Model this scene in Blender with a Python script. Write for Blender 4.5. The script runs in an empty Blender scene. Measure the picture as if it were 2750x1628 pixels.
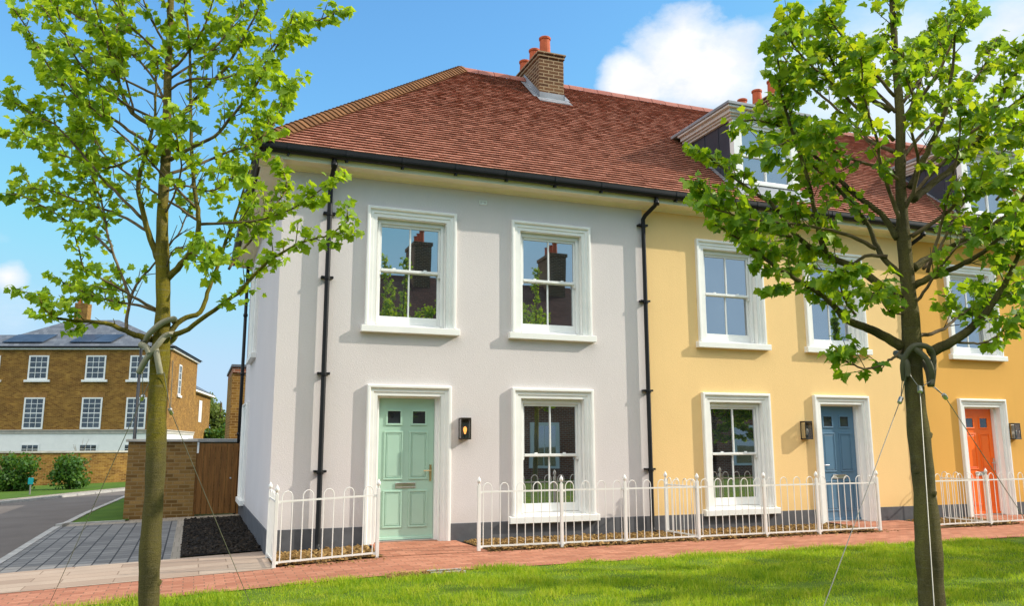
# a terrace of three rendered houses behind a green with young maples
import bpy, bmesh, math, random
import numpy as np
from mathutils import Vector, Matrix, noise as mnoise

random.seed(7)
RNG = np.random.default_rng(11)
PI = math.pi
scene = bpy.context.scene
COL = scene.collection

# ------------------------------------------------------------------ helpers
class MB:
    """collects shapes, then becomes ONE mesh object"""
    def __init__(self): self.v = []; self.f = []
    def add(self, vs, fs):
        o = len(self.v); self.v += [tuple(p) for p in vs]; self.f += [tuple(i + o for i in f) for f in fs]
    def box(self, x0, x1, y0, y1, z0, z1, T=None):
        vs = [(x0,y0,z0),(x1,y0,z0),(x1,y1,z0),(x0,y1,z0),(x0,y0,z1),(x1,y0,z1),(x1,y1,z1),(x0,y1,z1)]
        if T: vs = [T(*p) for p in vs]
        self.add(vs, [(0,3,2,1),(4,5,6,7),(0,1,5,4),(1,2,6,5),(2,3,7,6),(3,0,4,7)])
    def quad(self, a, b, c, d): self.add([a,b,c,d], [(0,1,2,3)])
    def poly(self, pts): self.add(pts, [tuple(range(len(pts)))])
    def prism(self, base, top):
        n = len(base)
        self.add(list(base)+list(top), [tuple(range(n-1,-1,-1)), tuple(range(n,2*n))] +
                 [(i,(i+1)%n,n+(i+1)%n,n+i) for i in range(n)])
    def tube(self, path, radii, n=8, cap=True):
        path = [Vector(p) for p in path]
        if not hasattr(radii,'__len__'): radii = [radii]*len(path)
        rings = []; ref = None
        for i,p in enumerate(path):
            a = path[max(0,i-1)]; b = path[min(len(path)-1,i+1)]
            d = b-a
            d = d.normalized() if d.length > 1e-9 else Vector((0,0,1))
            if ref is None:
                ref = Vector((1,0,0)) if abs(d.x) < .8 else Vector((0,1,0))
            u = (ref - d*ref.dot(d)).normalized(); w = d.cross(u); ref = u
            rings.append([p + (u*math.cos(2*PI*k/n) + w*math.sin(2*PI*k/n))*radii[i] for k in range(n)])
        vs = [q for r in rings for q in r]
        fs = [(i*n+k, i*n+(k+1)%n, (i+1)*n+(k+1)%n, (i+1)*n+k) for i in range(len(path)-1) for k in range(n)]
        if cap: fs += [tuple(range(n-1,-1,-1)), tuple((len(path)-1)*n+k for k in range(n))]
        self.add(vs, fs)
    def lathe(self, cx, cy, prof, n=14):
        vs = [(cx+r*math.cos(2*PI*k/n), cy+r*math.sin(2*PI*k/n), z) for r,z in prof for k in range(n)]
        m = len(prof)
        fs = [(i*n+k, i*n+(k+1)%n, (i+1)*n+(k+1)%n, (i+1)*n+k) for i in range(m-1) for k in range(n)]
        fs += [tuple(range(n-1,-1,-1)), tuple((m-1)*n+k for k in range(n))]
        self.add(vs, fs)
    def ribbon(self, prof, x0, x1):          # profile (y,z) swept along x
        n = len(prof)
        self.add([(x0,y,z) for y,z in prof]+[(x1,y,z) for y,z in prof], [(i,i+1,n+i+1,n+i) for i in range(n-1)])

ORG = {}
def _org(o): return ORG.get(o.name, (0,0,0))
def part(name, mb, mat, parent=None, bevel=0, smooth=False, recalc=True, label=None, segs=2, stuff=False):
    o0 = _org(parent) if parent else (0,0,0)
    me = bpy.data.meshes.new(name)
    me.from_pydata([(x-o0[0], y-o0[1], z-o0[2]) for x,y,z in mb.v], [], mb.f)
    if recalc:
        bm = bmesh.new(); bm.from_mesh(me); bmesh.ops.recalc_face_normals(bm, faces=bm.faces); bm.to_mesh(me); bm.free()
    me.materials.append(mat)
    o = bpy.data.objects.new(name, me); COL.objects.link(o)
    if smooth: me.polygons.foreach_set('use_smooth', [True]*len(me.polygons))
    if parent: o.parent = parent
    ORG[o.name] = o0
    if bevel:
        b = o.modifiers.new('bevel','BEVEL'); b.width = bevel; b.segments = segs; b.limit_method = 'ANGLE'; b.angle_limit = math.radians(40)
    if label: o['label'] = label
    if stuff: o['kind'] = 'stuff'
    return o
def thing(name, label, cat, loc=(0,0,0), group=None):
    o = bpy.data.objects.new(name, None); COL.objects.link(o); o.location = loc; o.empty_display_size = .2
    o['label'] = label; o['category'] = cat
    if group: o['group'] = group
    ORG[o.name] = tuple(loc); return o
def tag(o, label, cat, group=None):
    o['label'] = label; o['category'] = cat
    if group: o['group'] = group
    return o
def struct(name, mb, mat, recalc=False, kind='structure'):
    o = part(name, mb, mat, None, recalc=recalc); o['kind'] = kind; return o
def copy_tree(o, parent=None):
    c = o.copy(); COL.objects.link(c)
    if parent: c.parent = parent
    for ch in list(o.children): copy_tree(ch, c)
    return c
def raw_mesh(name, verts, loops, starts, totals, mat, smooth=False):
    me = bpy.data.meshes.new(name)
    me.vertices.add(len(verts)); me.vertices.foreach_set('co', np.asarray(verts, np.float32).ravel())
    me.loops.add(len(loops)); me.loops.foreach_set('vertex_index', np.asarray(loops, np.int32).ravel())
    me.polygons.add(len(starts)); me.polygons.foreach_set('loop_start', np.asarray(starts, np.int32))
    me.polygons.foreach_set('loop_total', np.asarray(totals, np.int32))
    if smooth: me.polygons.foreach_set('use_smooth', np.ones(len(starts), bool))
    me.update(calc_edges=True); me.validate(); me.materials.append(mat)
    return me

# ------------------------------------------------------------------ materials
class NT:
    def __init__(self, name):
        self.m = bpy.data.materials.new(name); self.m.use_nodes = True
        self.t = self.m.node_tree; self.n = self.t.nodes; self.n.clear()
        self.out = self.n.new('ShaderNodeOutputMaterial')
    def node(self, typ, **kw):
        n = self.n.new(typ)
        for k,v in kw.items():
            if k.startswith('_'): setattr(n, k[1:], v)
            else:
                s = n.inputs[k.replace('__',' ')]
                if isinstance(v, bpy.types.NodeSocket): self.t.links.new(v, s)
                else: s.default_value = v
        return n
    def link(self, a, b): self.t.links.new(a, b)
    def coord(self): return self.node('ShaderNodeTexCoord').outputs['Object']
    def noise(self, vec, scale, detail=4, rough=.55, dist=0):
        n = self.node('ShaderNodeTexNoise', Scale=scale, Detail=detail, Roughness=rough, Distortion=dist)
        self.link(vec, n.inputs['Vector']); return n.outputs['Fac']
    def ramp(self, fac, stops, interp='LINEAR'):
        r = self.node('ShaderNodeValToRGB'); r.color_ramp.interpolation = interp
        e = r.color_ramp.elements
        while len(e) < len(stops): e.new(.5)
        for el,(p,c) in zip(e, stops):
            el.position = p; el.color = (*c,1) if len(c)==3 else c
        self.link(fac, r.inputs['Fac']); return r.outputs['Color']
    def mix(self, fac, a, b, mode='MIX'):
        m = self.node('ShaderNodeMix', _data_type='RGBA', _blend_type=mode)
        for s,v in ((m.inputs[0],fac),(m.inputs[6],a),(m.inputs[7],b)):
            if isinstance(v, bpy.types.NodeSocket): self.link(v, s)
            elif isinstance(v,(int,float)): s.default_value = v
            else: s.default_value = (*v,1) if len(v)==3 else v
        return m.outputs[2]
    def math(self, op, a, b=0, clamp=False):
        m = self.node('ShaderNodeMath', _operation=op, _use_clamp=clamp)
        for s,v in ((m.inputs[0],a),(m.inputs[1],b)):
            if isinstance(v, bpy.types.NodeSocket): self.link(v, s)
            else: s.default_value = v
        return m.outputs[0]
    def bump(self, h, strength=.3, dist=.01, normal=None):
        b = self.node('ShaderNodeBump', Strength=strength, Distance=dist); self.link(h, b.inputs['Height'])
        if normal: self.link(normal, b.inputs['Normal'])
        return b.outputs['Normal']
    def principled(self, color, rough=.6, normal=None, spec=.5, metal=0, **kw):
        p = self.node('ShaderNodeBsdfPrincipled')
        for s,v in (('Base Color',color),('Roughness',rough),('Specular IOR Level',spec),('Metallic',metal)):
            if isinstance(v, bpy.types.NodeSocket): self.link(v, p.inputs[s])
            else: p.inputs[s].default_value = (*v,1) if isinstance(v,tuple) and len(v)==3 else v
        if normal: self.link(normal, p.inputs['Normal'])
        for k,v in kw.items(): p.inputs[k.replace('__',' ')].default_value = v
        self.link(p.outputs[0], self.out.inputs['Surface']); return p
    def wallvec(self):       # (along, height) coordinates on upright faces
        tc = self.node('ShaderNodeTexCoord')
        s = self.node('ShaderNodeSeparateXYZ'); self.link(tc.outputs['Object'], s.inputs[0])
        g = self.node('ShaderNodeSeparateXYZ'); self.link(tc.outputs['Normal'], g.inputs[0])
        f = self.math('GREATER_THAN', self.math('ABSOLUTE', g.outputs[0]), .7)
        mx = self.node('ShaderNodeMix'); self.link(f, mx.inputs[0]); self.link(s.outputs[0], mx.inputs[2]); self.link(s.outputs[1], mx.inputs[3])
        c = self.node('ShaderNodeCombineXYZ'); self.link(mx.outputs[0], c.inputs[0]); self.link(s.outputs[2], c.inputs[1])
        return c.outputs[0]

def plain(name, color, rough=.5, spec=.4, metal=0, var=.06, scale=6, bump=0, bscale=120, dirt=0):
    t = NT(name); co = t.coord()
    n = t.noise(co, scale, 5)
    d = tuple(c*(1-var*2) for c in color); l = tuple(min(1,c*(1+var)) for c in color)
    col = t.ramp(n, [(.3,d),(.7,l)])
    if dirt:
        n2 = t.noise(co, 2.3, 8, .7)
        col = t.mix(t.ramp(n2, [(.5,(0,0,0)),(.8,(dirt,)*3)]), col, tuple(c*.55 for c in color))
    nb = t.bump(t.noise(co, bscale, 3), bump, .004) if bump else None
    t.principled(col, rough, nb, spec, metal); return t.m

def render_mat(name, color, streak=.1):
    t = NT(name); co = t.coord()
    n1 = t.noise(co, .9, 6, .6); n2 = t.noise(co, 40, 4, .7)
    c = t.ramp(n1, [(.25,tuple(v*.95 for v in color)),(.75,tuple(min(1,v*1.02) for v in color))])
    c = t.mix(t.ramp(n2,[(.35,(.25,)*3),(.6,(0,)*3)]), c, tuple(v*.86 for v in color))
    # weather stains drawn out downwards
    mp = t.node('ShaderNodeMapping'); mp.inputs['Scale'].default_value = (7,7,.35); t.link(co, mp.inputs['Vector'])
    n3 = t.noise(mp.outputs[0], 1.0, 5, .6)
    c = t.mix(t.ramp(n3,[(.5,(0,)*3),(.85,(streak*2.5,)*3)]), c, tuple(v*.78 for v in color))
    # splash zone just above the plinth
    s = t.node('ShaderNodeSeparateXYZ'); t.link(co, s.inputs[0])
    h = t.ramp(t.math('ADD', s.outputs[2], t.math('MULTIPLY', n1, .25)), [(.3,(.35,)*3),(.62,(0,)*3)])
    c = t.mix(h, c, tuple(v*w for v,w in zip(color,(.8,.74,.66))))
    v = t.node('ShaderNodeTexVoronoi', Scale=75); t.link(co, v.inputs['Vector'])
    hh = t.math('ADD', t.math('MULTIPLY', v.outputs['Distance'], .6), t.noise(co, 110, 3, .7))
    t.principled(c, .9, t.bump(hh, .38, .006), .15); return t.m

def brick_mat(name, cols, mortar, bw=.225, rh=.075, mort=.010, flat=False, rough=.9, bump=.5, weather=.5, offs=.5, turn=False):
    t = NT(name)
    vec = t.coord() if flat else t.wallvec()
    if turn:
        mq = t.node('ShaderNodeMapping'); mq.inputs['Rotation'].default_value = (0,0,PI/2); t.link(vec, mq.inputs['Vector']); vec = mq.outputs[0]
    wob = t.node('ShaderNodeTexNoise', Scale=6, Detail=2); t.link(vec, wob.inputs['Vector'])
    vm = t.node('ShaderNodeVectorMath', _operation='SCALE'); t.link(wob.outputs['Color'], vm.inputs[0]); vm.inputs['Scale'].default_value = .006
    va = t.node('ShaderNodeVectorMath', _operation='ADD'); t.link(vec, va.inputs[0]); t.link(vm.outputs[0], va.inputs[1])
    b = t.node('ShaderNodeTexBrick', Scale=1.0, Mortar__Size=mort, Mortar__Smooth=.3, Bias=0.0, Brick__Width=bw, Row__Height=rh)
    b.offset = offs
    t.link(va.outputs[0], b.inputs['Vector'])
    b.inputs['Color1'].default_value = (0,0,0,1); b.inputs['Color2'].default_value = (1,1,1,1); b.inputs['Mortar'].default_value = (.5,.5,.5,1)
    n = len(cols)
    bc = t.ramp(b.outputs['Color'], [(i/(n-1), c) for i,c in enumerate(cols)])
    nz = t.noise(vec, 1.3, 6, .65)
    bc = t.mix(t.ramp(nz,[(.35,(weather,)*3),(.65,(0,)*3)]), bc, tuple(c*.55 for c in cols[0]))
    n2 = t.noise(vec, 55, 4, .7)
    bc = t.mix(t.ramp(n2,[(.4,(.35,)*3),(.6,(0,)*3)]), bc, tuple(c*.6 for c in cols[-1]))
    col = t.mix(b.outputs['Fac'], bc, mortar)
    hgt = t.math('ADD', t.math('MULTIPLY', b.outputs['Fac'], -1.0), t.math('MULTIPLY', n2, .5))
    t.principled(col, rough, t.bump(hgt, bump, .006), .2); return t.m

def glass_mat(name, tint=(.012,.015,.017), refl=.42):
    t = NT(name); co = t.coord()
    d = t.node('ShaderNodeBsdfDiffuse'); 
    n = t.noise(co, 1.7, 3)
    t.link(t.ramp(n,[(.35,tint),(.7,tuple(c*3.0 for c in tint))]), d.inputs['Color'])
    g = t.node('ShaderNodeBsdfGlossy', Roughness=.012); g.inputs['Color'].default_value = (.92,.96,1,1)
    t.link(t.bump(t.noise(co, 1.1, 1), .05, .02), g.inputs['Normal'])
    lw = t.node('ShaderNodeLayerWeight', Blend=.35)
    f = t.math('ADD', t.math('MULTIPLY', lw.outputs['Fresnel'], .6), refl, True)
    m = t.node('ShaderNodeMixShader'); t.link(f, m.inputs[0]); t.link(d.outputs[0], m.inputs[1]); t.link(g.outputs[0], m.inputs[2])
    t.link(m.outputs[0], t.out.inputs['Surface']); return t.m

def leaf_mat(name, stops, tstops, trans=.45):
    t = NT(name)
    g = t.node('ShaderNodeNewGeometry')
    r = g.outputs['Random Per Island']
    nz = t.noise(t.coord(), 1.6, 3)
    f = t.math('ADD', t.math('MULTIPLY', r, .65), t.math('MULTIPLY', nz, .4), True)
    c = t.ramp(f, stops); c2 = t.ramp(f, tstops)
    p = t.node('ShaderNodeBsdfPrincipled', Roughness=.5); p.inputs['Specular IOR Level'].default_value = .3
    t.link(c, p.inputs['Base Color'])
    tr = t.node('ShaderNodeBsdfTranslucent'); t.link(c2, tr.inputs['Color'])
    m = t.node('ShaderNodeMixShader', Fac=trans); t.link(p.outputs[0], m.inputs[1]); t.link(tr.outputs[0], m.inputs[2])
    t.link(m.outputs[0], t.out.inputs['Surface']); return t.m

def island_mat(name, stops, rough=.85, bump=0, nscale=30, spec=.2, patch=.35):
    t = NT(name); g = t.node('ShaderNodeNewGeometry'); co = t.coord()
    f = t.math('ADD', t.math('MULTIPLY', g.outputs['Random Per Island'], 1-patch), t.math('MULTIPLY', t.noise(co, .8, 4), patch))
    c = t.ramp(f, stops)
    n = t.noise(co, nscale, 4, .7)
    c = t.mix(t.ramp(n,[(.35,(.4,)*3),(.6,(0,)*3)]), c, tuple(v*.55 for v in stops[0][1]))
    t.principled(c, rough, t.bump(n, bump, .003) if bump else None, spec); return t.m

M = {}
M['white'] = plain('white_paint', (.86,.855,.82), .45, .4, var=.025, scale=3, bump=.06, dirt=.12)
M['upvc'] = plain('window_white', (.83,.83,.81), .3, .5, var=.015, scale=4)
M['cream'] = plain('cream_coving', (.86,.79,.60), .6, .3, var=.03, scale=3, dirt=.15)
M['rail'] = plain('railing_white', (.80,.79,.76), .4, .45, var=.03, scale=9, dirt=.12)
M['black'] = plain('black_plastic', (.010,.010,.011), .42, .25, var=.15, scale=5)
M['grey_render'] = render_mat('grey_render', (.69,.635,.625), .05)
M['yellow_render'] = render_mat('yellow_render', (.90,.62,.285), .05)
M['amber_render'] = render_mat('amber_render', (.78,.425,.105), .06)
M['plinth'] = plain('plinth_grey', (.115,.115,.125), .85, .2, var=.12, scale=5, bump=.5, bscale=70, dirt=.5)
M['glass'] = glass_mat('window_glass')
M['far_glass'] = glass_mat('far_window_glass', (.02,.024,.028), .06)
M['tile'] = island_mat('clay_tile', [(0,(.29,.125,.085)),(.2,(.42,.180,.120)),(.7,(.48,.210,.142)),(1,(.54,.25,.175))], .8, .3, 60, patch=.15)
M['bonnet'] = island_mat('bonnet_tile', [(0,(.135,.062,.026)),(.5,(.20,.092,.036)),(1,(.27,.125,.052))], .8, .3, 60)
M['ridge'] = island_mat('ridge_tile', [(0,(.30,.11,.085)),(1,(.42,.18,.14))], .8, .3, 60)
M['chimney'] = brick_mat('chimney_brick', [(.075,.034,.018),(.135,.064,.030),(.185,.092,.042)], (.33,.24,.145), .225, .075, .012, weather=.3)
M['pot'] = plain('terracotta', (.52,.115,.045), .7, .2, var=.12, scale=8, bump=.2)
M['lead'] = plain('lead_sheet', (.27,.29,.32), .5, .4, var=.15, scale=3)
M['lead_dark'] = plain('dark_zinc', (.045,.048,.065), .55, .4, var=.12, scale=3)
M['dormer_white'] = plain('dormer_moulding', (.64,.62,.585), .6, .3, var=.05, scale=4, dirt=.25)
M['door_green'] = plain('door_green', (.41,.61,.49), .38, .45, var=.03, scale=2)
M['door_blue'] = plain('door_blue', (.098,.20,.31), .38, .45, var=.03, scale=2)
M['door_orange'] = plain('door_orange', (.98,.165,.008), .38, .45, var=.03, scale=2)
M['steel'] = plain('brushed_steel', (.62,.60,.58), .28, .5, .9, var=.05)
M['brass'] = plain('satin_brass', (.62,.47,.25), .3, .5, .8, var=.05)
M['bronze'] = plain('bronze_lamp', (.035,.028,.022), .4, .5, .4, var=.1)
M['brick_yellow'] = brick_mat('stock_brick', [(.15,.062,.012),(.33,.165,.030),(.47,.265,.055),(.22,.10,.018)], (.33,.20,.075), weather=.7)
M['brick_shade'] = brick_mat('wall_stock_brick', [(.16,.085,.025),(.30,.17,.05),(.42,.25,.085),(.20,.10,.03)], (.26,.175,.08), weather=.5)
M['brick_red'] = brick_mat('red_brick', [(.20,.055,.03),(.30,.085,.045),(.36,.12,.06)], (.38,.3,.22), weather=.4)
M['coping'] = plain('coping_stone', (.52,.48,.42), .8, .2, var=.1, scale=4, bump=.3, dirt=.3)
M['slate'] = brick_mat('slate', [(.095,.107,.13),(.135,.15,.175),(.175,.19,.215)], (.07,.08,.095), .3, .2, .008, flat=False, rough=.6, weather=.3)
M['solar'] = plain('solar_cell', (.045,.062,.09), .3, .4, var=.2, scale=1)
M['pole'] = plain('black_pole', (.012,.012,.014), .4, .5, var=.1)
M['soil'] = plain('dark_soil', (.022,.019,.017), .95, .1, var=.4, scale=14, bump=1, bscale=25)
M['soil_brown'] = plain('mulch_soil', (.12,.075,.035), .95, .1, var=.35, scale=14, bump=1, bscale=25)
M['chips'] = island_mat('bark_chips', [(0,(.11,.06,.02)),(.45,(.26,.15,.05)),(.8,(.42,.27,.10)),(1,(.52,.39,.2))], .9)
M['soilclod'] = island_mat('soil_clods', [(0,(.012,.010,.009)),(.6,(.034,.028,.023)),(.9,(.075,.055,.038)),(.97,(.16,.12,.08)),(1,(.45,.42,.38))], .95)
M['kerb'] = plain('kerb_concrete', (.40,.385,.36), .9, .2, var=.1, scale=4, bump=.4, dirt=.3)
M['timber'] = None
M['dark_tube'] = plain('dark_rubber_strap', (.13,.125,.08), .65, .3, var=.12, scale=9, dirt=.3)
M['olive_tube'] = plain('olive_rubber_strap', (.30,.28,.20), .65, .3, var=.12, scale=9, dirt=.3)
M['cable'] = plain('galvanised_cable', (.26,.25,.22), .5, .4, .5, var=.1)
M['teal'] = plain('teal_plastic', (.01,.27,.30), .4, .4, var=.05)
M['drain'] = plain('drain_iron', (.10,.11,.12), .6, .4, var=.2)

def timber_mat():
    t = NT('stained_timber'); co = t.coord()
    mp = t.node('ShaderNodeMapping'); mp.inputs['Scale'].default_value = (14,14,1.1); t.link(co, mp.inputs['Vector'])
    n = t.noise(mp.outputs[0], 1.6, 7, .65, 1.2); g = t.node('ShaderNodeNewGeometry')
    f = t.math('ADD', t.math('MULTIPLY', n, .75), t.math('MULTIPLY', g.outputs['Random Per Island'], .28))
    c = t.ramp(f, [(.25,(.08,.034,.010)),(.5,(.21,.092,.024)),(.8,(.36,.165,.048))])
    t.principled(c, .7, t.bump(n, .4, .004), .25); return t.m
M['timber'] = timber_mat()

def bark_mat(name, a, b, c, band_c=(.42,.39,.28), band_a=.6, low=None):
    t = NT(name); co = t.coord()
    mp = t.node('ShaderNodeMapping'); mp.inputs['Scale'].default_value = (7,7,60); t.link(co, mp.inputs['Vector'])
    band = t.noise(mp.outputs[0], 1.0, 6, .7, .8)
    mp2 = t.node('ShaderNodeMapping'); mp2.inputs['Scale'].default_value = (5,5,1.6); t.link(co, mp2.inputs['Vector'])
    moss = t.noise(mp2.outputs[0], 1.4, 6, .65)
    fine = t.noise(co, 160, 4, .75)
    col = t.ramp(moss, [(.3,a),(.5,b),(.72,c)])
    col = t.mix(t.ramp(band,[(.54,(0,)*3),(.62,(band_a,)*3)]), col, band_c)
    if low:
        sp = t.node('ShaderNodeSeparateXYZ'); t.link(co, sp.inputs[0])
        hz = t.math('ADD', t.math('MULTIPLY', sp.outputs[2], .25), t.math('MULTIPLY', t.noise(co, 5, 3), .3))
        col = t.mix(t.ramp(hz,[(.48,(.75,)*3),(.62,(0,)*3)]), col, low)
        col = t.mix(t.ramp(hz,[(.95,(0,)*3),(1.0,(.5,)*3)]), col, (.25,.19,.10))
    col = t.mix(t.ramp(fine,[(.35,(.6,)*3),(.58,(0,)*3)]), col, tuple(v*.35 for v in a))
    h = t.math('ADD', t.math('MULTIPLY', band, .6), fine)
    t.principled(col, .9, t.bump(h, 1.0, .022), .15); return t.m
M['bark_a'] = bark_mat('mossy_bark', (.10,.085,.024), (.29,.235,.030), (.47,.385,.022), low=(.145,.125,.062), band_c=(.34,.31,.2), band_a=.45)
M['bark_b'] = bark_mat('dark_mossy_bark', (.10,.085,.042), (.19,.16,.062), (.29,.255,.075), (.25,.23,.15), .35)
M['twig'] = plain('twig_bark', (.19,.135,.075), .85, .2, var=.3, scale=12)
M['leaf_a'] = leaf_mat('maple_leaf_lime', [(.1,(.085,.175,.014)),(.4,(.175,.315,.020)),(.75,(.30,.45,.028)),(1,(.43,.54,.05))],
                       [(.1,(.28,.46,.012)),(.6,(.52,.68,.018)),(1,(.68,.75,.03))], .45)
M['leaf_b'] = leaf_mat('maple_leaf_green', [(.1,(.055,.135,.012)),(.45,(.12,.245,.018)),(.8,(.22,.355,.024)),(1,(.40,.45,.03))],
                       [(.1,(.20,.40,.01)),(.6,(.46,.64,.015)),(.9,(.68,.72,.02)),(1,(.78,.68,.03))], .45)
M['bush'] = leaf_mat('shrub_leaf', [(.1,(.025,.075,.012)),(.6,(.055,.14,.018)),(1,(.12,.20,.02))], [(.1,(.08,.2,.01)),(1,(.25,.36,.02))], .3)
M['willow'] = leaf_mat('willow_leaf', [(.1,(.07,.11,.02)),(.6,(.14,.19,.03)),(1,(.22,.25,.05))], [(.1,(.15,.22,.02)),(1,(.35,.4,.05))], .3)

def grass_blade_mat():
    t = NT('grass_blade'); g = t.node('ShaderNodeNewGeometry'); co = t.coord()
    f = t.math('ADD', t.math('MULTIPLY', g.outputs['Random Per Island'], .34), t.math('SUBTRACT', t.math('MULTIPLY', t.noise(co, 2.4, 7, .75), 1.25), .28), True)
    c = t.ramp(f, [(.2,(.075,.155,.010)),(.36,(.15,.27,.013)),(.5,(.27,.39,.016)),(.66,(.42,.48,.028)),(.86,(.55,.50,.09)),(1,(.58,.46,.2))])
    c2 = t.ramp(f, [(.2,(.22,.42,.01)),(.5,(.46,.62,.015)),(1,(.7,.66,.08))])
    p = t.node('ShaderNodeBsdfPrincipled', Roughness=.55); p.inputs['Specular IOR Level'].default_value = .25; t.link(c, p.inputs['Base Color'])
    tr = t.node('ShaderNodeBsdfTranslucent'); t.link(c2, tr.inputs['Color'])
    m = t.node('ShaderNodeMixShader', Fac=.4); t.link(p.outputs[0], m.inputs[1]); t.link(tr.outputs[0], m.inputs[2])
    t.link(m.outputs[0], t.out.inputs['Surface']); return t.m
M['blade'] = grass_blade_mat()

def ground_mat(name, stops, scale=3, bump=.6, bscale=60, rough=.95, fine=.35):
    t = NT(name); co = t.coord()
    n = t.noise(co, scale, 8, .65); c = t.ramp(n, stops)
    f = t.noise(co, bscale, 4, .7)
    c = t.mix(t.ramp(f,[(.35,(fine,)*3),(.65,(0,)*3)]), c, tuple(v*.45 for v in stops[0][1]))
    t.principled(c, rough, t.bump(f, bump, .012), .15); return t.m
M['lawn'] = ground_mat('lawn_soil', [(.3,(.07,.13,.012)),(.6,(.13,.20,.016)),(.8,(.21,.22,.04))], 2.2)
M['turf'] = ground_mat('far_turf', [(.3,(.05,.11,.012)),(.7,(.10,.17,.018))], 1.2)
M['terrain'] = ground_mat('terrain_earth', [(.3,(.07,.09,.03)),(.7,(.13,.13,.06))], .3)
M['asphalt'] = ground_mat('asphalt', [(.3,(.135,.115,.102)),(.7,(.18,.155,.138))], .8, .5, 140, .9, .25)
M['path_brick'] = brick_mat('path_brick', [(.35,.135,.080),(.45,.185,.112),(.53,.24,.15),(.40,.155,.09)], (.20,.11,.07), .215, .105, .007, flat=True, weather=.28, bump=.35)
M['flags'] = brick_mat('flagstones', [(.33,.24,.18),(.42,.31,.235),(.46,.36,.28)], (.22,.155,.11), .9, .3, .008, flat=True, weather=.25, bump=.25, offs=.37)
M['setts'] = brick_mat('grey_setts', [(.155,.15,.148),(.215,.208,.202),(.26,.25,.24)], (.05,.05,.052), .25, .21, .012, flat=True, weather=.3, bump=.6, offs=.4, turn=True)
M['edging'] = brick_mat('edging_stone', [(.30,.26,.21),(.37,.32,.26)], (.2,.17,.13), .12, .6, .006, flat=True, weather=.2, bump=.3)
def bulb_mat():
    t = NT('warm_bulb'); e = t.node('ShaderNodeEmission', Strength=2.6); e.inputs['Color'].default_value = (1,.40,.09,1)
    t.link(e.outputs[0], t.out.inputs['Surface']); return t.m
M['bulb_lit'] = bulb_mat()
M['bulb_off'] = plain('clear_bulb', (.75,.72,.66), .12, .8, var=.02)
def lamp_glass():
    t = NT('lamp_glass'); tr = t.node('ShaderNodeBsdfTransparent'); tr.inputs[0].default_value = (.75,.74,.72,1)
    g = t.node('ShaderNodeBsdfGlossy', Roughness=.03); lw = t.node('ShaderNodeLayerWeight', Blend=.4)
    m = t.node('ShaderNodeMixShader'); t.link(t.math('ADD', t.math('MULTIPLY', lw.outputs['Fresnel'], .7), .06, True), m.inputs[0]); t.link(tr.outputs[0], m.inputs[1]); t.link(g.outputs[0], m.inputs[2])
    t.link(m.outputs[0], t.out.inputs['Surface']); return t.m
M['lamp_glass'] = lamp_glass()
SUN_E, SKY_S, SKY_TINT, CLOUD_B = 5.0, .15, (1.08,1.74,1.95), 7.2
CLOUDS = [((.49,.751,.444),.11,.52),((.459,.782,.422),.08,.5),((.535,.738,.411),.13,.55),((.594,.707,.383),.12,.5),((.64,.66,.394),.12,.45),
          ((.707,.586,.396),.15,.42),((.737,.538,.409),.16,.42),((-.19,.966,.175),.05,.5),((-.205,.96,.172),.045,.5)]
HAZE = [((-.25,.95,.12),.40,.42),((.70,.62,.36),.50,.65),((-.147,.979,.139),.10,.35),((.76,.57,.315),.45,.65)]
FILL_CLOUDS = [((-.1,-.45,.90),1.0,1.2),((.25,-.2,.95),.95,1.1),((-.78,-.15,.62),.85,1.0)]  # bright clouds added overhead, out of view, to fill the shaded walls
FILL_B = 17.0
# ------------------------------------------------------------------ ground
def sstep(a, b, x):
    t = min(1, max(0, (x-a)/(b-a))); return t*t*(3-2*t)
def G(x, y):
    s = -.037*min(11, max(0, 1-x))*(1-.35*sstep(0, 7, y))
    far = -.01*max(0, min(y, 62)-9)
    return -.045 + s + far
def frange(a, b, n): return [a+(b-a)*i/n for i in range(n+1)]
def sheet(name, xs, lo, hi, ny, off, mat, label=None, wob=0):
    mb = MB(); cols = []
    for x in xs:
        a, b = lo(x), hi(x); cols.append([(x, a+(b-a)*j/ny) for j in range(ny+1)])
    vs = [(x, y, G(x,y)+off+(wob*mnoise.noise(Vector((x*1.3, y*1.3, 0))) if wob else 0)) for c in cols for x,y in c]
    n = ny+1
    mb.add(vs, [(i*n+j, (i+1)*n+j, (i+1)*n+j+1, i*n+j+1) for i in range(len(xs)-1) for j in range(ny)])
    return struct(name, mb, mat)
def sheet_y(name, ys, lo, hi, nx, off, mat):
    mb = MB(); rows = []
    for y in ys:
        a, b = lo(y), hi(y); rows.append([(a+(b-a)*j/nx, y) for j in range(nx+1)])
    vs = [(x, y, G(x,y)+off) for r in rows for x,y in r]
    n = nx+1
    mb.add(vs, [(i*n+j, i*n+j+1, (i+1)*n+j+1, (i+1)*n+j) for i in range(len(ys)-1) for j in range(nx)])
    return struct(name, mb, mat)

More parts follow.
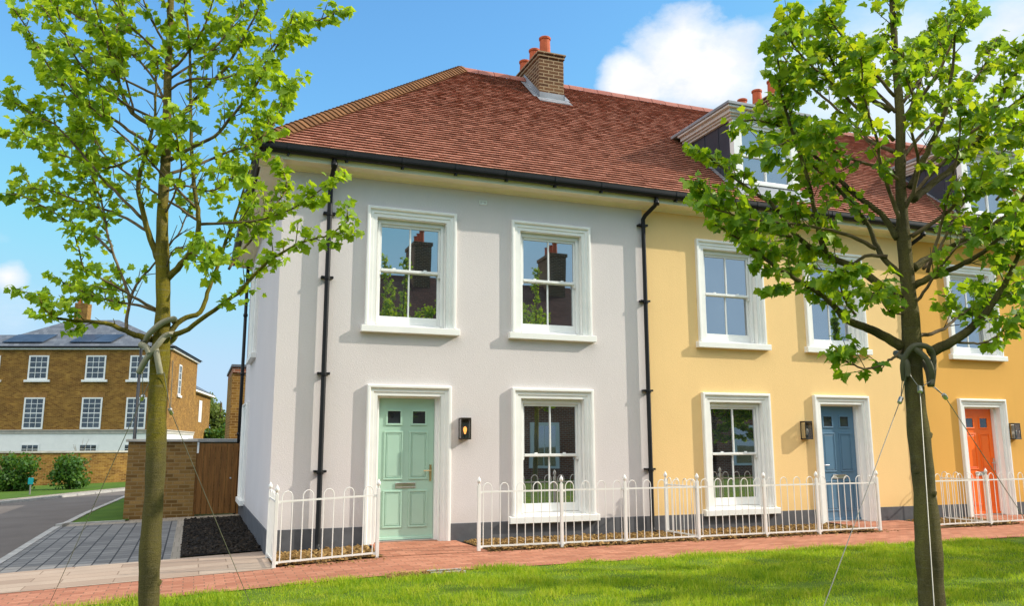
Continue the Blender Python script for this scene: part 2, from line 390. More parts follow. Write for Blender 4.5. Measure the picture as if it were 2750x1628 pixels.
# the terrain: one sheet to the horizon
ax = [-900,-400,-200,-100,-60]+frange(-40,40,160)+[60,100,200,400,900]
ay = [-900,-400,-200,-100,-60]+frange(-40,64,208)+[100,200,400,900]
mb = MB(); n = len(ay)
mb.add([(x,y,G(x,y)-.045) for x in ax for y in ay], [(i*n+j,(i+1)*n+j,(i+1)*n+j+1,i*n+j+1) for i in range(len(ax)-1) for j in range(n-1)])
struct('ground', mb, M['terrain'])
GE = lambda x: -2.42+.03*math.sin(x*1.7)+.02*math.sin(x*4.1+1)          # edge between brick path and lawn
sheet('lawn', frange(-6,40,184), lambda x:-22, GE, 60, -.004, M['lawn'], wob=.012)
sheet('brick_path', frange(-5.6,1,40)+frange(1.2,40,100), lambda x:-2.52, lambda x:-1.28 if x<-.42 else -1.10, 4, .004, M['path_brick'])
sheet('flagstone_paving', frange(-5.6,-.40,26), lambda x:-1.28, lambda x:.45-.10*max(0,-2.9-x)**1.6, 6, .008, M['flags'])
sheet('setts_driveway', frange(-3.69,-1.58,20), lambda x:.45-.10*max(0,-2.9-x)**1.6, lambda x:6.2, 20, .004, M['setts'])
sheet('edging_strip', frange(-1.58,-1.46,2), lambda x:.45, lambda x:6.2, 20, .008, M['edging'])
sheet('flower_bed', frange(-1.46,-.38,24), lambda x:.45, lambda x:6.2, 80, .02, M['soil'], wob=.03)
sheet('paved_threshold', frange(-3.55,-.36,20), lambda x:6.2, lambda x:6.98, 4, .006, M['edging'])
sheet_y('grass_verge', frange(6.7,22,40), lambda y:-3.52+.03*(y-6.6)+.10*max(0,9-y)**0*.0, lambda y:-2.5 if y<7.2 else -2.55, 6, .03, M['turf'])
FK = lambda y: -6.5+(y-16.5)*.45 if y>16.5 else -6.5-(16.5-y)*.62        # far kerb of the road
sheet_y('road', frange(-12,16.5,80)+frange(16.8,44,60), lambda y:max(-24,FK(y)) if y>4 else -24, lambda y:-3.75 if y<6.6 else (-3.66+.03*(y-6.6) if y<22 else 6), 12, -.012, M['asphalt'])
sheet_y('far_pavement', frange(8,44,50), lambda y:FK(y)-1.9, lambda y:FK(y)-.16, 4, .0, M['edging'])
sheet_y('far_verge', frange(8,44,50), lambda y:FK(y)-14, lambda y:FK(y)-1.9, 8, .004, M['turf'])
def kerb(name, pts, w, h):
    mb = MB()
    for (x0,y0),(x1,y1) in zip(pts, pts[1:]):
        dx,dy = x1-x0,y1-y0; L = math.hypot(dx,dy); nx,ny = -dy/L*w/2, dx/L*w/2
        m = max(1, int(L/.9))
        for k in range(m):
            a = k/m+.004; b = (k+1)/m-.004
            ax_,ay_,bx_,by_ = x0+dx*a,y0+dy*a,x0+dx*b,y0+dy*b
            base = [(ax_-nx,ay_-ny),(bx_-nx,by_-ny),(bx_+nx,by_+ny),(ax_+nx,ay_+ny)]
            mb.prism([(x,y,G(x,y)-.1) for x,y in base], [(x,y,G(x,y)+h) for x,y in base])
    return struct(name, mb, M['kerb'], recalc=True)
kerb('kerb', [(-3.78,-.3),(-3.74,3),(-3.70,6.3)], .12, .012)
kerb('kerb', [(-3.68,6.35),(-3.58,6.66),(-3.54,8),(-3.45,11),(-3.2,18),(-3.1,22)], .12, .05)
kerb('kerb', [(-2.55,6.62),(-3.55,6.64)], .10, .035)
kerb('kerb', [(FK(y)-.08,y) for y in (8,10,12,14,16.5,20,24,28,32,36,42)], .16, .06)
# brick front paths up to each door (ramped slabs)
for x0,x1,nm in ((.98,2.24,'door_path'),(9.12,10.6,'door_path'),(12.3,13.7,'door_path')):
    mb = MB()
    mb.add([(x0-.12,-1.12,-.036),(x1+.14,-1.12,-.036),(x1,-.30,-.006),(x0,-.30,-.006),(x1,.14,-.004),(x0,.14,-.004)], [(0,1,2,3),(3,2,4,5)])
    mb.add([(x0-.12,-1.12,-.036),(x0,-.30,-.006),(x0-.02,-.30,-.12),(x0-.14,-1.12,-.12)], [(0,1,2,3)])
    mb.add([(x1+.14,-1.12,-.036),(x1,-.30,-.006),(x1+.02,-.30,-.12),(x1+.16,-1.12,-.12)], [(3,2,1,0)])
    struct(nm, mb, M['path_brick'])
# planting strips in front of the houses: soil and bark
for x0,x1 in ((-.40,.94),(2.34,9.05),(10.25,12.25)):
    sheet('planting_strip', frange(x0,x1,max(6,int((x1-x0)/.08))), lambda x:-1.14, lambda x:.03, 18, .016, M['soil_brown'], wob=.028)
def chips(name, rects, n, size, mat, label, cat, up=.03):
    P = []
    tot = sum((a[1]-a[0])*(a[3]-a[2]) for a in rects)
    for x0,x1,y0,y1 in rects:
        m = int(n*(x1-x0)*(y1-y0)/tot)
        xs = RNG.uniform(x0,x1,m); ys = RNG.uniform(y0,y1,m)
        P += [(x,y,G(x,y)+up+RNG.uniform(-.012,.012)) for x,y in zip(xs,ys)]
    V = []; F = []
    for (x,y,z) in P:
        a = RNG.uniform(0,PI*2); t = RNG.uniform(-.5,.5); s = size*RNG.uniform(.45,1.5); w = s*RNG.uniform(.3,.8)
        ca,sa = math.cos(a),math.sin(a); o = len(V)
        for (p,q,r) in ((-1,-1,-.1),(1,-.7,-.1),(.8,1,-.1),(-.9,.8,-.1),(-.7,-.8,.35),(.8,-.6,.45),(.6,.8,.4),(-.7,.6,.3)):
            lx,ly,lz = p*s/2,q*w/2,r*w+t*p*s/2
            V.append((x+lx*ca-ly*sa, y+lx*sa+ly*ca, z+lz))
        F += [(o+4,o+5,o+6,o+7),(o,o+1,o+5,o+4),(o+1,o+2,o+6,o+5),(o+2,o+3,o+7,o+6),(o+3,o,o+4,o+7)]
    mb = MB(); mb.v = V; mb.f = F
    o = part(name, mb, mat, recalc=False); tag(o, label, cat); o['kind'] = 'stuff'; return o
chips('bark_mulch', [(-.38,.92,-1.16,-.03),(2.36,9.0,-1.14,-.03),(10.74,12.2,-1.12,-.03)], 6500, .05, M['chips'], 'brown bark chips covering the planting strips along the house fronts', 'bark mulch')
chips('soil_clods', [(-1.45,-.42,.48,6.1)], 3000, .045, M['soilclod'], 'dark crumbly soil with pale stones in the side bed', 'soil')
chips('path_litter', [(2.3,9.4,-1.3,-1.12),(10.6,14,-1.25,-1.1),(-.3,1.0,-1.4,-1.16)], 420, .028, M['chips'], 'scattered dry leaf bits along the brick path edge', 'leaf litter', up=.012)

# ------------------------------------------------------------------ openings, windows, doors
I = lambda u,v,z: (u,v,z)
SIDE = lambda u,v,z: (-.39+v, u, z)
def walls_with_holes(mb, T, u0, u1, z0, z1, holes, depth=.22):
    us = sorted({u0,u1}|{h[0] for h in holes}|{h[1] for h in holes}); zs = sorted({z0,z1}|{h[2] for h in holes}|{h[3] for h in holes})
    for a,b in zip(us,us[1:]):
        for c,d in zip(zs,zs[1:]):
            if any(h[0]<=a and b<=h[1] and h[2]<=c and d<=h[3] for h in holes): continue
            mb.quad(T(a,0,c),T(b,0,c),T(b,0,d),T(a,0,d))
    for a,b,c,d in holes:
        for p,q in (((a,c),(a,d)),((a,d),(b,d)),((b,d),(b,c)),((b,c),(a,c))):
            mb.quad(T(p[0],0,p[1]),T(q[0],0,q[1]),T(q[0],depth,q[1]),T(p[0],depth,p[1]))
# architrave section: (distance out from the opening edge, how far proud of the wall)
ARCH = [(0,.0),(0,.020),(.052,.020),(.056,.034),(.104,.034),(.110,.058),(.118,.064),(.146,.064),(.155,.054),(.155,.0)]
def architrave(mb, T, u0, u1, z0, z1, inner=.01):
    prof = [(-.004,-inner),(-.004,.016)]+ARCH
    rows = []
    for d,p in prof:
        v = -p
        rows.append([T(u0-d,v,z0),T(u0-d,v,z1+d),T(u1+d,v,z1+d),T(u1+d,v,z0)])
    k = len(prof)
    mb.add([q for r in rows for q in r], [(i*4+j,i*4+j+1,(i+1)*4+j+1,(i+1)*4+j) for i in range(k-1) for j in range(3)])
def window(house, T, cu, zs, zt, zm, hw=.535, sill=True, mats=None, sw=.745):
    """sash window: cu centre, zs sill top, zt top of opening, zm meeting rail"""
    u0,u1 = cu-hw, cu+hw
    fr = MB()
    fr.box(u0-.003,u0+.052,.075,.205,zs,zt+.003,T); fr.box(u1-.052,u1+.003,.075,.205,zs,zt+.003,T)
    fr.box(u0+.052,u1-.052,.075,.205,zt-.062,zt+.003,T); fr.box(u0+.052,u1-.052,.070,.200,zs-.004,zs+.030,T)
    fr.box(u0+.03,u0+.066,.062,.076,zs+.03,zt-.03,T); fr.box(u1-.066,u1-.03,.062,.076,zs+.03,zt-.03,T); fr.box(u0+.066,u1-.066,.062,.076,zt-.074,zt-.03,T)
    w = part('window', fr, M['upvc'], house, bevel=.004)
    a = MB(); architrave(a, T, u0, u1, zs, zt, .075); part('architrave', a, M['white'], w, recalc=False)
    if sill:
        s = MB(); s.add([T(cu-sw,-.095,zs-.108),T(cu+sw,-.095,zs-.108),T(cu+sw,.07,zs-.108),T(cu-sw,.07,zs-.108),
                         T(cu-sw,-.095,zs-.010),T(cu+sw,-.095,zs-.010),T(cu+sw,.07,zs+.006),T(cu-sw,.07,zs+.006)],
                        [(0,3,2,1),(4,5,6,7),(0,1,5,4),(1,2,6,5),(2,3,7,6),(3,0,4,7)])
        part('sill', s, M['white'], w, bevel=.007)
    x0,x1 = u0+.052,u1-.052
    up = MB(); st=.042
    up.box(x0,x0+st,.092,.134,zm-.03,zt-.062,T); up.box(x1-st,x1,.092,.134,zm-.03,zt-.062,T)
    up.box(x0+st,x1-st,.092,.134,zt-.112,zt-.062,T); up.box(x0+st,x1-st,.088,.134,zm-.022,zm+.018,T)
    up.box(cu-.011,cu+.011,.098,.128,zm+.018,zt-.112,T)
    for sgn,xa in ((1,x0),(-1,x1)):
        up.box(min(xa,xa+sgn*st),max(xa,xa+sgn*st),.096,.130,zm-.075,zm-.03,T)
        up.box(cu+sgn*.24-.022,cu+sgn*.24+.022,.10,.125,zm+.018,zm+.036,T)
    part('sash', up, M['upvc'], w, bevel=.004)
    lo = MB()
    lo.box(x0,x0+st,.136,.178,zs+.036,zm+.012,T); lo.box(x1-st,x1,.136,.178,zs+.036,zm+.012,T)
    lo.box(x0+st,x1-st,.136,.178,zs+.036,zs+.165,T); lo.box(x0+st,x1-st,.136,.178,zm-.03,zm+.012,T)
    lo.box(cu-.011,cu+.011,.142,.172,zs+.165,zm-.03,T)
    part('sash', lo, M['upvc'], w, bevel=.004)
    g = MB()
    for z0,z1,v in ((zm+.0,zt-.08,.118),(zs+.10,zm-.01,.160)):
        for a_,b_ in ((x0+.01,cu),(cu,x1-.01)):
            g.quad(T(a_,v,z0),T(b_,v,z0),T(b_,v,z1),T(a_,v,z1))
    part('pane', g, M['glass'], w, recalc=False)
    return w
def ring(mb, x0, x1, z0, z1, w, ya, yb):     # picture-frame moulding
    mb.box(x0,x1,ya,yb,z1-w,z1); mb.box(x0,x1,ya,yb,z0,z0+w); mb.box(x0,x0+w,ya,yb,z0+w,z1-w); mb.box(x1-w,x1,ya,yb,z0+w,z1-w)
def front_door(house, cx, mat, handle_side, label):
    u0,u1,zt = cx-.4725,cx+.4725,2.06
    y = .150
    lf = MB(); lf.box(cx-.418,cx+.418,y,y+.045,.022,2.03)
    lf.box(cx-.418,cx+.418,y-.02,y,.022,.060)
    for s in (-1,1):
        px = cx+s*.187
        for z0,z1 in ((.86,1.555),(.185,.71)):
            ring(lf, px-.142,px+.142,z0,z1,.026,y-.012,y+.001)
            ring(lf, px-.104,px+.104,z0+.038,z1-.038,.012,y-.008,y+.001)
            lf.box(px-.090,px+.090,y-.006,y+.001,z0+.052,z1-.052)
        ring(lf, px-.122,px+.122,1.64,1.872,.028,y-.014,y+.001)
    d = part('door', lf, mat, house, bevel=.004, label=label)
    gl = []
    for s in (-1,1):
        px = cx+s*.187; g = MB(); g.box(px-.095,px+.095,y-.004,y+.002,1.667,1.845); part('door_pane', g, M['far_glass'], d)
    lb = MB(); ring(lb, cx-.15,cx+.15,.742,.818,.014,y-.014,y+.001); lb.box(cx-.136,cx+.136,y-.009,y+.001,.756,.804)
    part('letterbox', lb, M['steel'], d, bevel=.003)
    hb = MB(); hx = cx+handle_side*.372
    hb.box(hx-.016,hx+.016,y-.010,y+.001,.835,1.07)
    hb.tube([(hx,y-.008,.985),(hx,y-.05,.985),(hx-handle_side*.03,y-.056,.985),(hx-handle_side*.115,y-.054,.985)],[.010,.010,.0095,.009],8)
    part('handle', hb, M['brass'] if handle_side>0 and cx<5 else M['steel'], d, smooth=False)
    sp = MB(); sp.lathe(cx+.0, y-.004, [(.012,1.40),(.012,1.41)],8); 
    f = MB()
    f.box(u0-.003,cx-.421,.085,.20,0.004,zt+.003); f.box(cx+.421,u1+.003,.085,.20,0.004,zt+.003); f.box(cx-.421,cx+.421,.085,.20,2.033,zt+.003)
    part('door_frame', f, M['upvc'], d, bevel=.004)
    th = MB(); th.box(u0,u1,.09,.20,-.03,.018); part('threshold', th, M['steel'], d, bevel=.004)
    a = MB(); architrave(a, I, u0, u1, -.03, zt, .085); part('architrave', a, M['white'], d, recalc=False)
    return d
def wall_lamp(house, cx, lit):
    x0,x1,z0,z1,y0 = cx-.078,cx+.078,1.435,1.752,-.135
    b = MB(); b.box(x0,x1,-.022,-.001,z0,z1); b.box(x0,x1,y0,-.022,z1-.028,z1); b.box(x0,x1,y0,-.022,z0,z0+.020)
    for xa in (x0,x1-.014): b.box(xa,xa+.014,y0,y0+.014,z0+.02,z1-.028)
    b.lathe(cx,-.075,[(.022,z0+.02),(.022,z0+.075),(.016,z0+.08)],10)
    l = part('wall_lamp', b, M['bronze'], house, bevel=.003, label='bronze box lamp with its bulb glowing' if lit else None)
    g = MB(); e=.004
    g.quad((x0+.012,y0+e,z0+.02),(x1-.012,y0+e,z0+.02),(x1-.012,y0+e,z1-.028),(x0+.012,y0+e,z1-.028))
    for xa in (x0+e,x1-e): g.quad((xa,y0+.012,z0+.02),(xa,-.022,z0+.02),(xa,-.022,z1-.028),(xa,y0+.012,z1-.028))
    part('lamp_glass', g, M['lamp_glass'], l, recalc=False)
    q = MB(); q.lathe(cx,-.075,[(.011,z0+.078),(.016,z0+.10),(.026,z0+.130),(.028,z0+.150),(.021,z0+.175),(.006,z0+.188)],12)
    part('bulb', q, M['bulb_lit'] if lit else M['bulb_off'], l, smooth=True)
def downpipe(house, x, zbot, brackets, swan=True, top=5.39):
    y = -.075; p = MB()
    if swan: path = [(x+.10,-.36,5.42),(x+.10,-.36,5.34),(x+.085,-.33,5.28),(x+.02,-.12,5.16),(x,y,5.10),(x,y,5.0),(x,y,zbot+.09),(x,y-.02,zbot+.035),(x,y-.09,zbot)]
    else: path = [(x,-.36,5.42),(x,-.36,5.30),(x,-.30,5.24),(x,-.11,5.15),(x,y,5.08),(x,y,5.0),(x,y,zbot+.09),(x,y-.02,zbot+.035),(x,y-.09,zbot)]
    p.tube(path, .036, 14)
    for z in (5.33,): p.lathe(path[0][0],-.36,[(.046,z-.05),(.046,z+.03)],14)
    o = part('downpipe', p, M['black'], house, smooth=True)
    for z in brackets:
        b = MB(); b.lathe(x,y,[(.042,z-.06),(.048,z-.055),(.048,z-.02),(.044,z-.015)],14)
        b.box(x-.085,x+.085,y-.012,-.002,z-.035,z-.005); b.lathe(x-.075,y,[(.014,z-.035),(.014,z-.004)],8); b.lathe(x+.075,y,[(.014,z-.035),(.014,z-.004)],8)
        part('pipe_bracket', b, M['black'], o)
    return o

# ------------------------------------------------------------------ roof
EY, EZ, SL, RY = -.42, 5.52, .8856, 3.6
RZ = EZ+SL*(RY-EY)
def roof_z(y): return EZ+SL*(y-EY)
AX, EX = 3.39, -.80                      # hip apex x, left eave x
def tiles(mb, orig, e, s, nrm, width, length, gauge=.102, tw=.165, keep=None, seed=3):
    """clay tiles on the plane orig + a*e + b*s"""
    rg = random.Random(seed); rows = int(length/gauge)
    for j in range(rows):
        off = (tw/2 if j%2 else 0); b0 = j*gauge; b1 = b0+gauge*1.06
        for k in range(-1, int(width/tw)+1):
            a0 = k*tw+off+.0015; a1 = a0+tw-.003
            a0c, a1c = max(0,a0), min(width,a1)
            if a1c-a0c < .02: continue
            if keep:
                r = keep(a0c,a1c,b0)
                if r is None: continue
                a0c,a1c = r
            t = .032+rg.uniform(-.003,.003); sk = rg.uniform(-.003,.003); sag = rg.uniform(-.004,.003)
            P = lambda a,b,h: orig+e*a+s*b+nrm*h
            vs = [P(a0c,b0+sag,t+sk),P(a1c,b0+sag,t-sk),P(a1c,b1,.003),P(a0c,b1,.003),P(a0c,b0+sag,t-.014),P(a1c,b0+sag,t-.014)]
            mb.add(vs, [(0,1,2,3),(4,5,1,0),(4,0,3),(1,5,2)])
sdir = Vector((0,1,SL)).normalized(); snrm = Vector((0,-SL,1)).normalized()
SLEN = (RY-EY)*math.sqrt(1+SL*SL)
def house_roof(house, x0, x1, hip=False, dorm=None, chim=None, seed=1):
    r = MB()
    W = x1-x0
    def keep(a0,a1,b):
        if hip:
            y = EY+b/math.sqrt(1+SL*SL)
            xl = EX+(AX-EX)*(y-EY)/(RY-EY)-x0+.02
            if a1 <= xl+.02: return None
            a0 = max(a0, xl)
        return a0,a1
    tiles(r, Vector((x0,EY,EZ)), Vector((1,0,0)), sdir, snrm, W, SLEN, keep=keep, seed=seed)
    yb = 2*RY-EY
    if hip:
        r.add([(EX,EY,EZ-.004),(x1,EY,EZ-.004),(x1,RY,RZ-.004),(AX,RY,RZ-.004)],[(0,1,2,3)])
        r.add([(EX,yb,EZ),(x1,yb,EZ),(x1,RY,RZ),(AX,RY,RZ)],[(1,0,3,2)])
        r.add([(EX,yb,EZ-.004),(EX,EY,EZ-.004),(AX,RY,RZ-.004)],[(0,1,2)])
        hs = Vector((AX-EX,0,RZ-EZ)); HL = hs.length; hs.normalize(); hn = Vector((-(RZ-EZ),0,AX-EX)).normalized()
        def keep2(a0,a1,b):
            f = b/HL; lo = (yb-EY)/2*f
            if a1 <= lo+.02 or a0 >= yb-EY-lo-.02: return None
            return max(a0,lo), min(a1,yb-EY-lo)
        tiles(r, Vector((EX,yb,EZ)), Vector((0,-1,0)), hs, hn, yb-EY, HL, keep=keep2, seed=seed+5)
    else:
        r.add([(x0,EY,EZ-.004),(x1,EY,EZ-.004),(x1,RY,RZ-.004),(x0,RY,RZ-.004)],[(0,1,2,3)])
        r.add([(x0,yb,EZ),(x1,yb,EZ),(x1,RY,RZ),(x0,RY,RZ)],[(1,0,3,2)])
    ro = part('roof', r, M['tile'], house, recalc=False)
    rt = MB(); xa = AX+.0 if hip else x0
    nn = int((x1-xa)/.34)
    for k in range(nn):
        a = xa+(x1-xa)*k/nn; b = xa+(x1-xa)*(k+1)/nn-.012
        dz = random.uniform(-.004,.004); ps = []
        prof = [(-.14,-.085),(-.10,.0),(-.045,.05),(0,.062),(.045,.05),(.10,.0),(.14,-.085)]
        rt.ribbon([(RY+p,RZ+q+dz+.02) for p,q in prof], a, b); m = len(prof)
        rt.add([(a,RY+p,RZ+q+dz+.02) for p,q in prof],[tuple(range(m-1,-1,-1))])
    part('ridge_tiles', rt, M['ridge'], ro, recalc=False)
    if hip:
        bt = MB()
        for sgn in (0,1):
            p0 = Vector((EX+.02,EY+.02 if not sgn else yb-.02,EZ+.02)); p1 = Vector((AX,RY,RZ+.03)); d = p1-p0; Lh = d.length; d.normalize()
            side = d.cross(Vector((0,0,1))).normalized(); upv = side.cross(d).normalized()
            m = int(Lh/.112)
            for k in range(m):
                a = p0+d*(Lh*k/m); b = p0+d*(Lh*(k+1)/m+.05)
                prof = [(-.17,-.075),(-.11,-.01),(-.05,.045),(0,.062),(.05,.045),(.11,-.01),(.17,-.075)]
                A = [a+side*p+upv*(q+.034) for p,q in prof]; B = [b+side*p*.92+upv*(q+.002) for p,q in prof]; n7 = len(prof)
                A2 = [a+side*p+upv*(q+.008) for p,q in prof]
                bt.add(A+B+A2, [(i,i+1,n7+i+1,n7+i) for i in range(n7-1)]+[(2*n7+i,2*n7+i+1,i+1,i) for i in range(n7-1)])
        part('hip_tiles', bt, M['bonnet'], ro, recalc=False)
    return ro
def chimney(house, x0, x1, y0=2.77, y1=4.43):
    zc = 9.27
    c = MB(); c.box(x0,x1,y0,y1,roof_z(y0)-.5,zc)
    o = part('chimney', c, M['chimney'], house)
    k = MB(); k.box(x0-.022,x1+.022,y0-.022,y1+.022,zc+.001,zc+.07); k.box(x0-.042,x1+.042,y0-.042,y1+.042,zc+.071,zc+.115)
    k.box(x0+.04,x1-.04,y0+.04,y1-.04,zc+.115,zc+.15)
    part('chimney_cap', k, M['chimney'], o, bevel=.006)
    fl = MB(); zf = roof_z(y0)
    fl.box(x0-.012,x1+.012,y0-.014,y0-.002,zf-.02,zf+.15)
    fl.add([(x0-.06,y0-.015,zf+.028),(x1+.09,y0-.015,zf+.028),(x1+.12,y0-.17,zf-.118),(x0-.06,y0-.17,zf-.118)],[(3,2,1,0)])
    for sx,xx in ((-1,x0),(1,x1)):
        fl.add([(xx+sx*.008,y0-.02,zf+.0),(xx+sx*.008,RY,RZ+.03),(xx+sx*.008,RY,RZ+.17),(xx+sx*.008,y0-.02,zf+.15)],[(0,1,2,3)])
        fl.add([(xx+sx*.008,y0-.02,zf+.03),(xx+sx*.008,RY,RZ+.035),(xx+sx*.13,RY,RZ+.035),(xx+sx*.13,y0-.02,zf+.03)],[(0,1,2,3)])
    part('flashing', fl, M['lead'], o, recalc=False)
    for y in (3.03,3.6,4.17):
        p = MB(); cx = (x0+x1)/2-.03; z = zc+.14
        p.lathe(cx,y,[(.125,z-.02),(.125,z+.03),(.118,z+.05),(.108,z+.38),(.125,z+.39),(.128,z+.43),(.118,z+.44),(.100,z+.44),(.096,z+.2)],16)
        part('chimney_pot', p, M['pot'], o, smooth=False, bevel=0)
def dormer(house, x0):
    x1 = x0+1.42; zt = 7.20
    yb = EY+(zt-EZ)/SL; yb0 = EY+(roof_z(0)-EZ)/SL
    o = None; dz = roof_z(0)
    for xx,sx in ((x0,-1),(x1,1)):        # lead cheeks
        d = MB()
        b = [(xx,0.0,roof_z(0)-.02),(xx,yb+.1,zt-.02),(xx,yb+.1,zt),(xx,0.0,zt)]
        w = .03*-sx
        d.prism(b,[(p[0]+w,p[1],p[2]) for p in b])
        for yy in (.42,.86,1.25):         # standing seams
            zl = roof_z(yy)+.01
            if zl < zt-.05: d.box(xx-.012 if sx<0 else xx-.001, xx+.001 if sx<0 else xx+.012, yy-.008, yy+.008, zl, zt)
        if o is None:
            d.box(x0+.02,x1-.02,.10,.13,dz-.05,zt); o = part('dormer', d, M['lead_dark'], house, recalc=True)
        else: part('cheek', d, M['lead_dark'], o, recalc=True)
    f = MB()
    f.box(x0-.004,x0+.15,-.03,.09,dz+.06,zt); f.box(x1-.15,x1+.004,-.03,.09,dz+.06,zt); f.box(x0+.15,x1-.15,-.03,.09,zt-.07,zt)
    part('dormer_post', f, M['upvc'], o, bevel=.005)
    wz0,wz1,zm = dz+.14, zt-.07, dz+.66
    w = MB(); a,b = x0+.15,x1-.15
    w.box(a,a+.05,.0,.08,wz0,wz1); w.box(b-.05,b,.0,.08,wz0,wz1); w.box(a+.05,b-.05,.0,.08,wz1-.05,wz1); w.box(a+.05,b-.05,.0,.08,wz0,wz0+.06)
    w.box(a+.05,b-.05,.005,.075,zm-.022,zm+.022); cx=(a+b)/2; w.box(cx-.011,cx+.011,.012,.07,wz0+.06,zm-.022); w.box(cx-.011,cx+.011,.012,.07,zm+.022,wz1-.05)
    w.box(a-.06,b+.06,-.085,.02,wz0-.055,wz0)
    part('dormer_window', w, M['upvc'], o, bevel=.004)
    g = MB(); g.quad((a+.03,.045,wz0+.03),(b-.03,.045,wz0+.03),(b-.03,.045,wz1-.03),(a+.03,.045,wz1-.03)); part('pane', g, M['glass'], o, recalc=False)
    c = MB(); ov = .20; ybk = yb+.22
    for h0,h1,e in ((0,.045,.05),(.045,.085,.09),(.085,.16,.13),(.16,.20,.19)):
        c.box(x0-e,x1+e,-e,yb+.02,zt+h0+.001,zt+h1)
    part('dormer_cornice', c, M['dormer_white'], o, bevel=.006)
    r = MB(); r.box(x0-.215,x1+.215,-.215,yb+.36,zt+.202,zt+.262); part('dormer_roof', r, M['lead'], o, bevel=.01)
    ap = MB(); ap.add([(x0-.05,-.05,dz+.09),(x1+.06,-.05,dz+.09),(x1+.09,-.26,roof_z(-.26)+.035),(x0-.05,-.26,roof_z(-.26)+.035)],[(3,2,1,0)])
    ap.box(x0,x1,-.048,.0,dz-.05,dz+.088)
    for xx,sx in ((x0,-1),(x1,1)):
        ap.add([(xx+sx*.006,-.05,roof_z(-.05)+.04),(xx+sx*.006,yb,zt+.04),(xx+sx*.11,yb,zt+.035),(xx+sx*.11,-.05,roof_z(-.05)+.035)],[(0,1,2,3)])
    part('flashing', ap, M['lead'], o, recalc=False)
    return o

# ------------------------------------------------------------------ the terrace
U = dict(zs=3.08, zt=4.715, zm=3.94); GR = dict(zs=.305, zt=2.06, zm=1.20)
CORN = [(.0,5.285),(-.035,5.285),(-.035,5.305),(-.055,5.310),(-.072,5.332),(-.10,5.345),(-.27,5.352),(-.285,5.338),(-.312,5.338),(-.312,5.535),(0,5.54)]
def terrace_house(name, label, x0, x1, wallmat, wins, doors, lamp, hip=False):
    h = thing(name, label, 'house', ((x0+x1)/2, 0, 0), 'houses of the terrace')
    holes = [(c-.535,c+.535,(GR if gf else U)['zs'],(GR if gf else U)['zt']) for c,gf in wins]+[(c-.4725,c+.4725,-.06,2.06) for c,_,_,_ in doors]
    w = MB(); walls_with_holes(w, I, x0, x1, -.35, 5.5, holes)
    if hip:
        sh = [(4.9-.535,4.9+.535,U['zs'],U['zt']),(6.1-.535,6.1+.535,GR['zs'],GR['zt'])]
        walls_with_holes(w, SIDE, 0, 7.2, -.35, 5.5, sh)
    part('wall', w, wallmat, h, recalc=False)
    w = MB(); w.quad((x0,7.2,-.5),(x1,7.2,-.5),(x1,7.2,5.5),(x0,7.2,5.5)); part('rear_wall', w, wallmat, h, recalc=False)
    p = MB(); xs = x0-(.015 if hip else 0)
    cuts = sorted([(c-.61,c+.61) for c,*_ in doors]); a = xs
    for c,d in cuts+[(x1,None)]:
        p.box(a,c,-.017,.10,-.35,.232)
        a = d
    if hip: p.box(-.407,-.30,.10,7.21,-.35,.226)
    part('plinth', p, M['plinth'], h, bevel=.006)
    c = MB(); c.ribbon(CORN, x0-(.36 if hip else 0), x1)
    if hip:
        vs = [(-.39+(y),yy,z) for y,z in CORN for yy in (-.36,7.5)]
        c.add(vs, [(2*i,2*i+1,2*i+3,2*i+2) for i in range(len(CORN)-1)])
    part('cornice', c, M['cream'], h, recalc=False)
    g = MB()
    def gut(cy): return [(cy+.065*math.cos(PI+PI*k/10), 5.475+.075*math.sin(PI+PI*k/10)) for k in range(11)]
    pr = gut(-.375); pr = [(pr[0][0],5.525)]+pr+[(pr[-1][0],5.525)]
    inn = [(y*.9+-.375*.1, z+.006) for y,z in reversed(pr)]
    xg = x0-(.44 if hip else 0); g.ribbon(pr+inn+[pr[0]], xg, x1)
    if hip:
        sp = [( -.39-.375-.375+.375+0,0)]
        vs = [(-.39+y,yy,z) for y,z in pr+inn for yy in (-.43,7.6)]; k=len(pr+inn)
        g.add(vs, [(2*i,2*i+1,2*i+3,2*i+2) for i in range(k-1)])
        g.poly([(xg,y,z) for y,z in pr]); g.tube([(-.765,-.375,5.47),(-.70,-.375,5.47)],.078,12)
    go = part('gutter', g, M['black'], h, smooth=False, recalc=False)
    nb = int((x1-xg)/.82)
    for k in range(nb):
        bx = xg+.45+k*.82
        b = MB(); b.ribbon([(y-.004 if y<-.375 else y+.004,z-.006) for y,z in pr], bx-.02, bx+.02)
        b.box(bx-.016,bx+.016,-.375,-.306,5.385,5.405); b.box(bx-.013,bx+.013,-.40,-.372,5.365,5.40); b.ribbon([(-.445,5.53),(-.445,5.46)],bx-.02,bx+.02)
        part('gutter_bracket', b, M['black'], go, recalc=False)
    for cx,gf in wins:
        window(h, I, cx, **(GR if gf else U))
    if hip:
        window(h, SIDE, 4.9, **U); window(h, SIDE, 6.1, **GR)
    for cx,mat,hs,lab in doors: front_door(h, cx, mat, hs, lab)
    wall_lamp(h, lamp[0], lamp[1])
    return h
B3, END = 11.36, 17.2
hg = terrace_house('terraced_house', 'pale grey rendered end house with a mint green door and hipped red roof', -.39, 5.49, M['grey_render'],
                   [(1.513,0),(3.80,0),(3.80,1)], [(1.519,M['door_green'],1,'mint green panelled door')], (2.35,True), hip=True)
house_roof(hg, EX, 5.49, hip=True, seed=1); chimney(hg, 4.81, 5.36)
downpipe(hg, .265, -.05, (4.7,3.75,2.37,1.02), swan=False); downpipe(hg, 5.47, -.02, (5.02,3.72,2.24,.985))
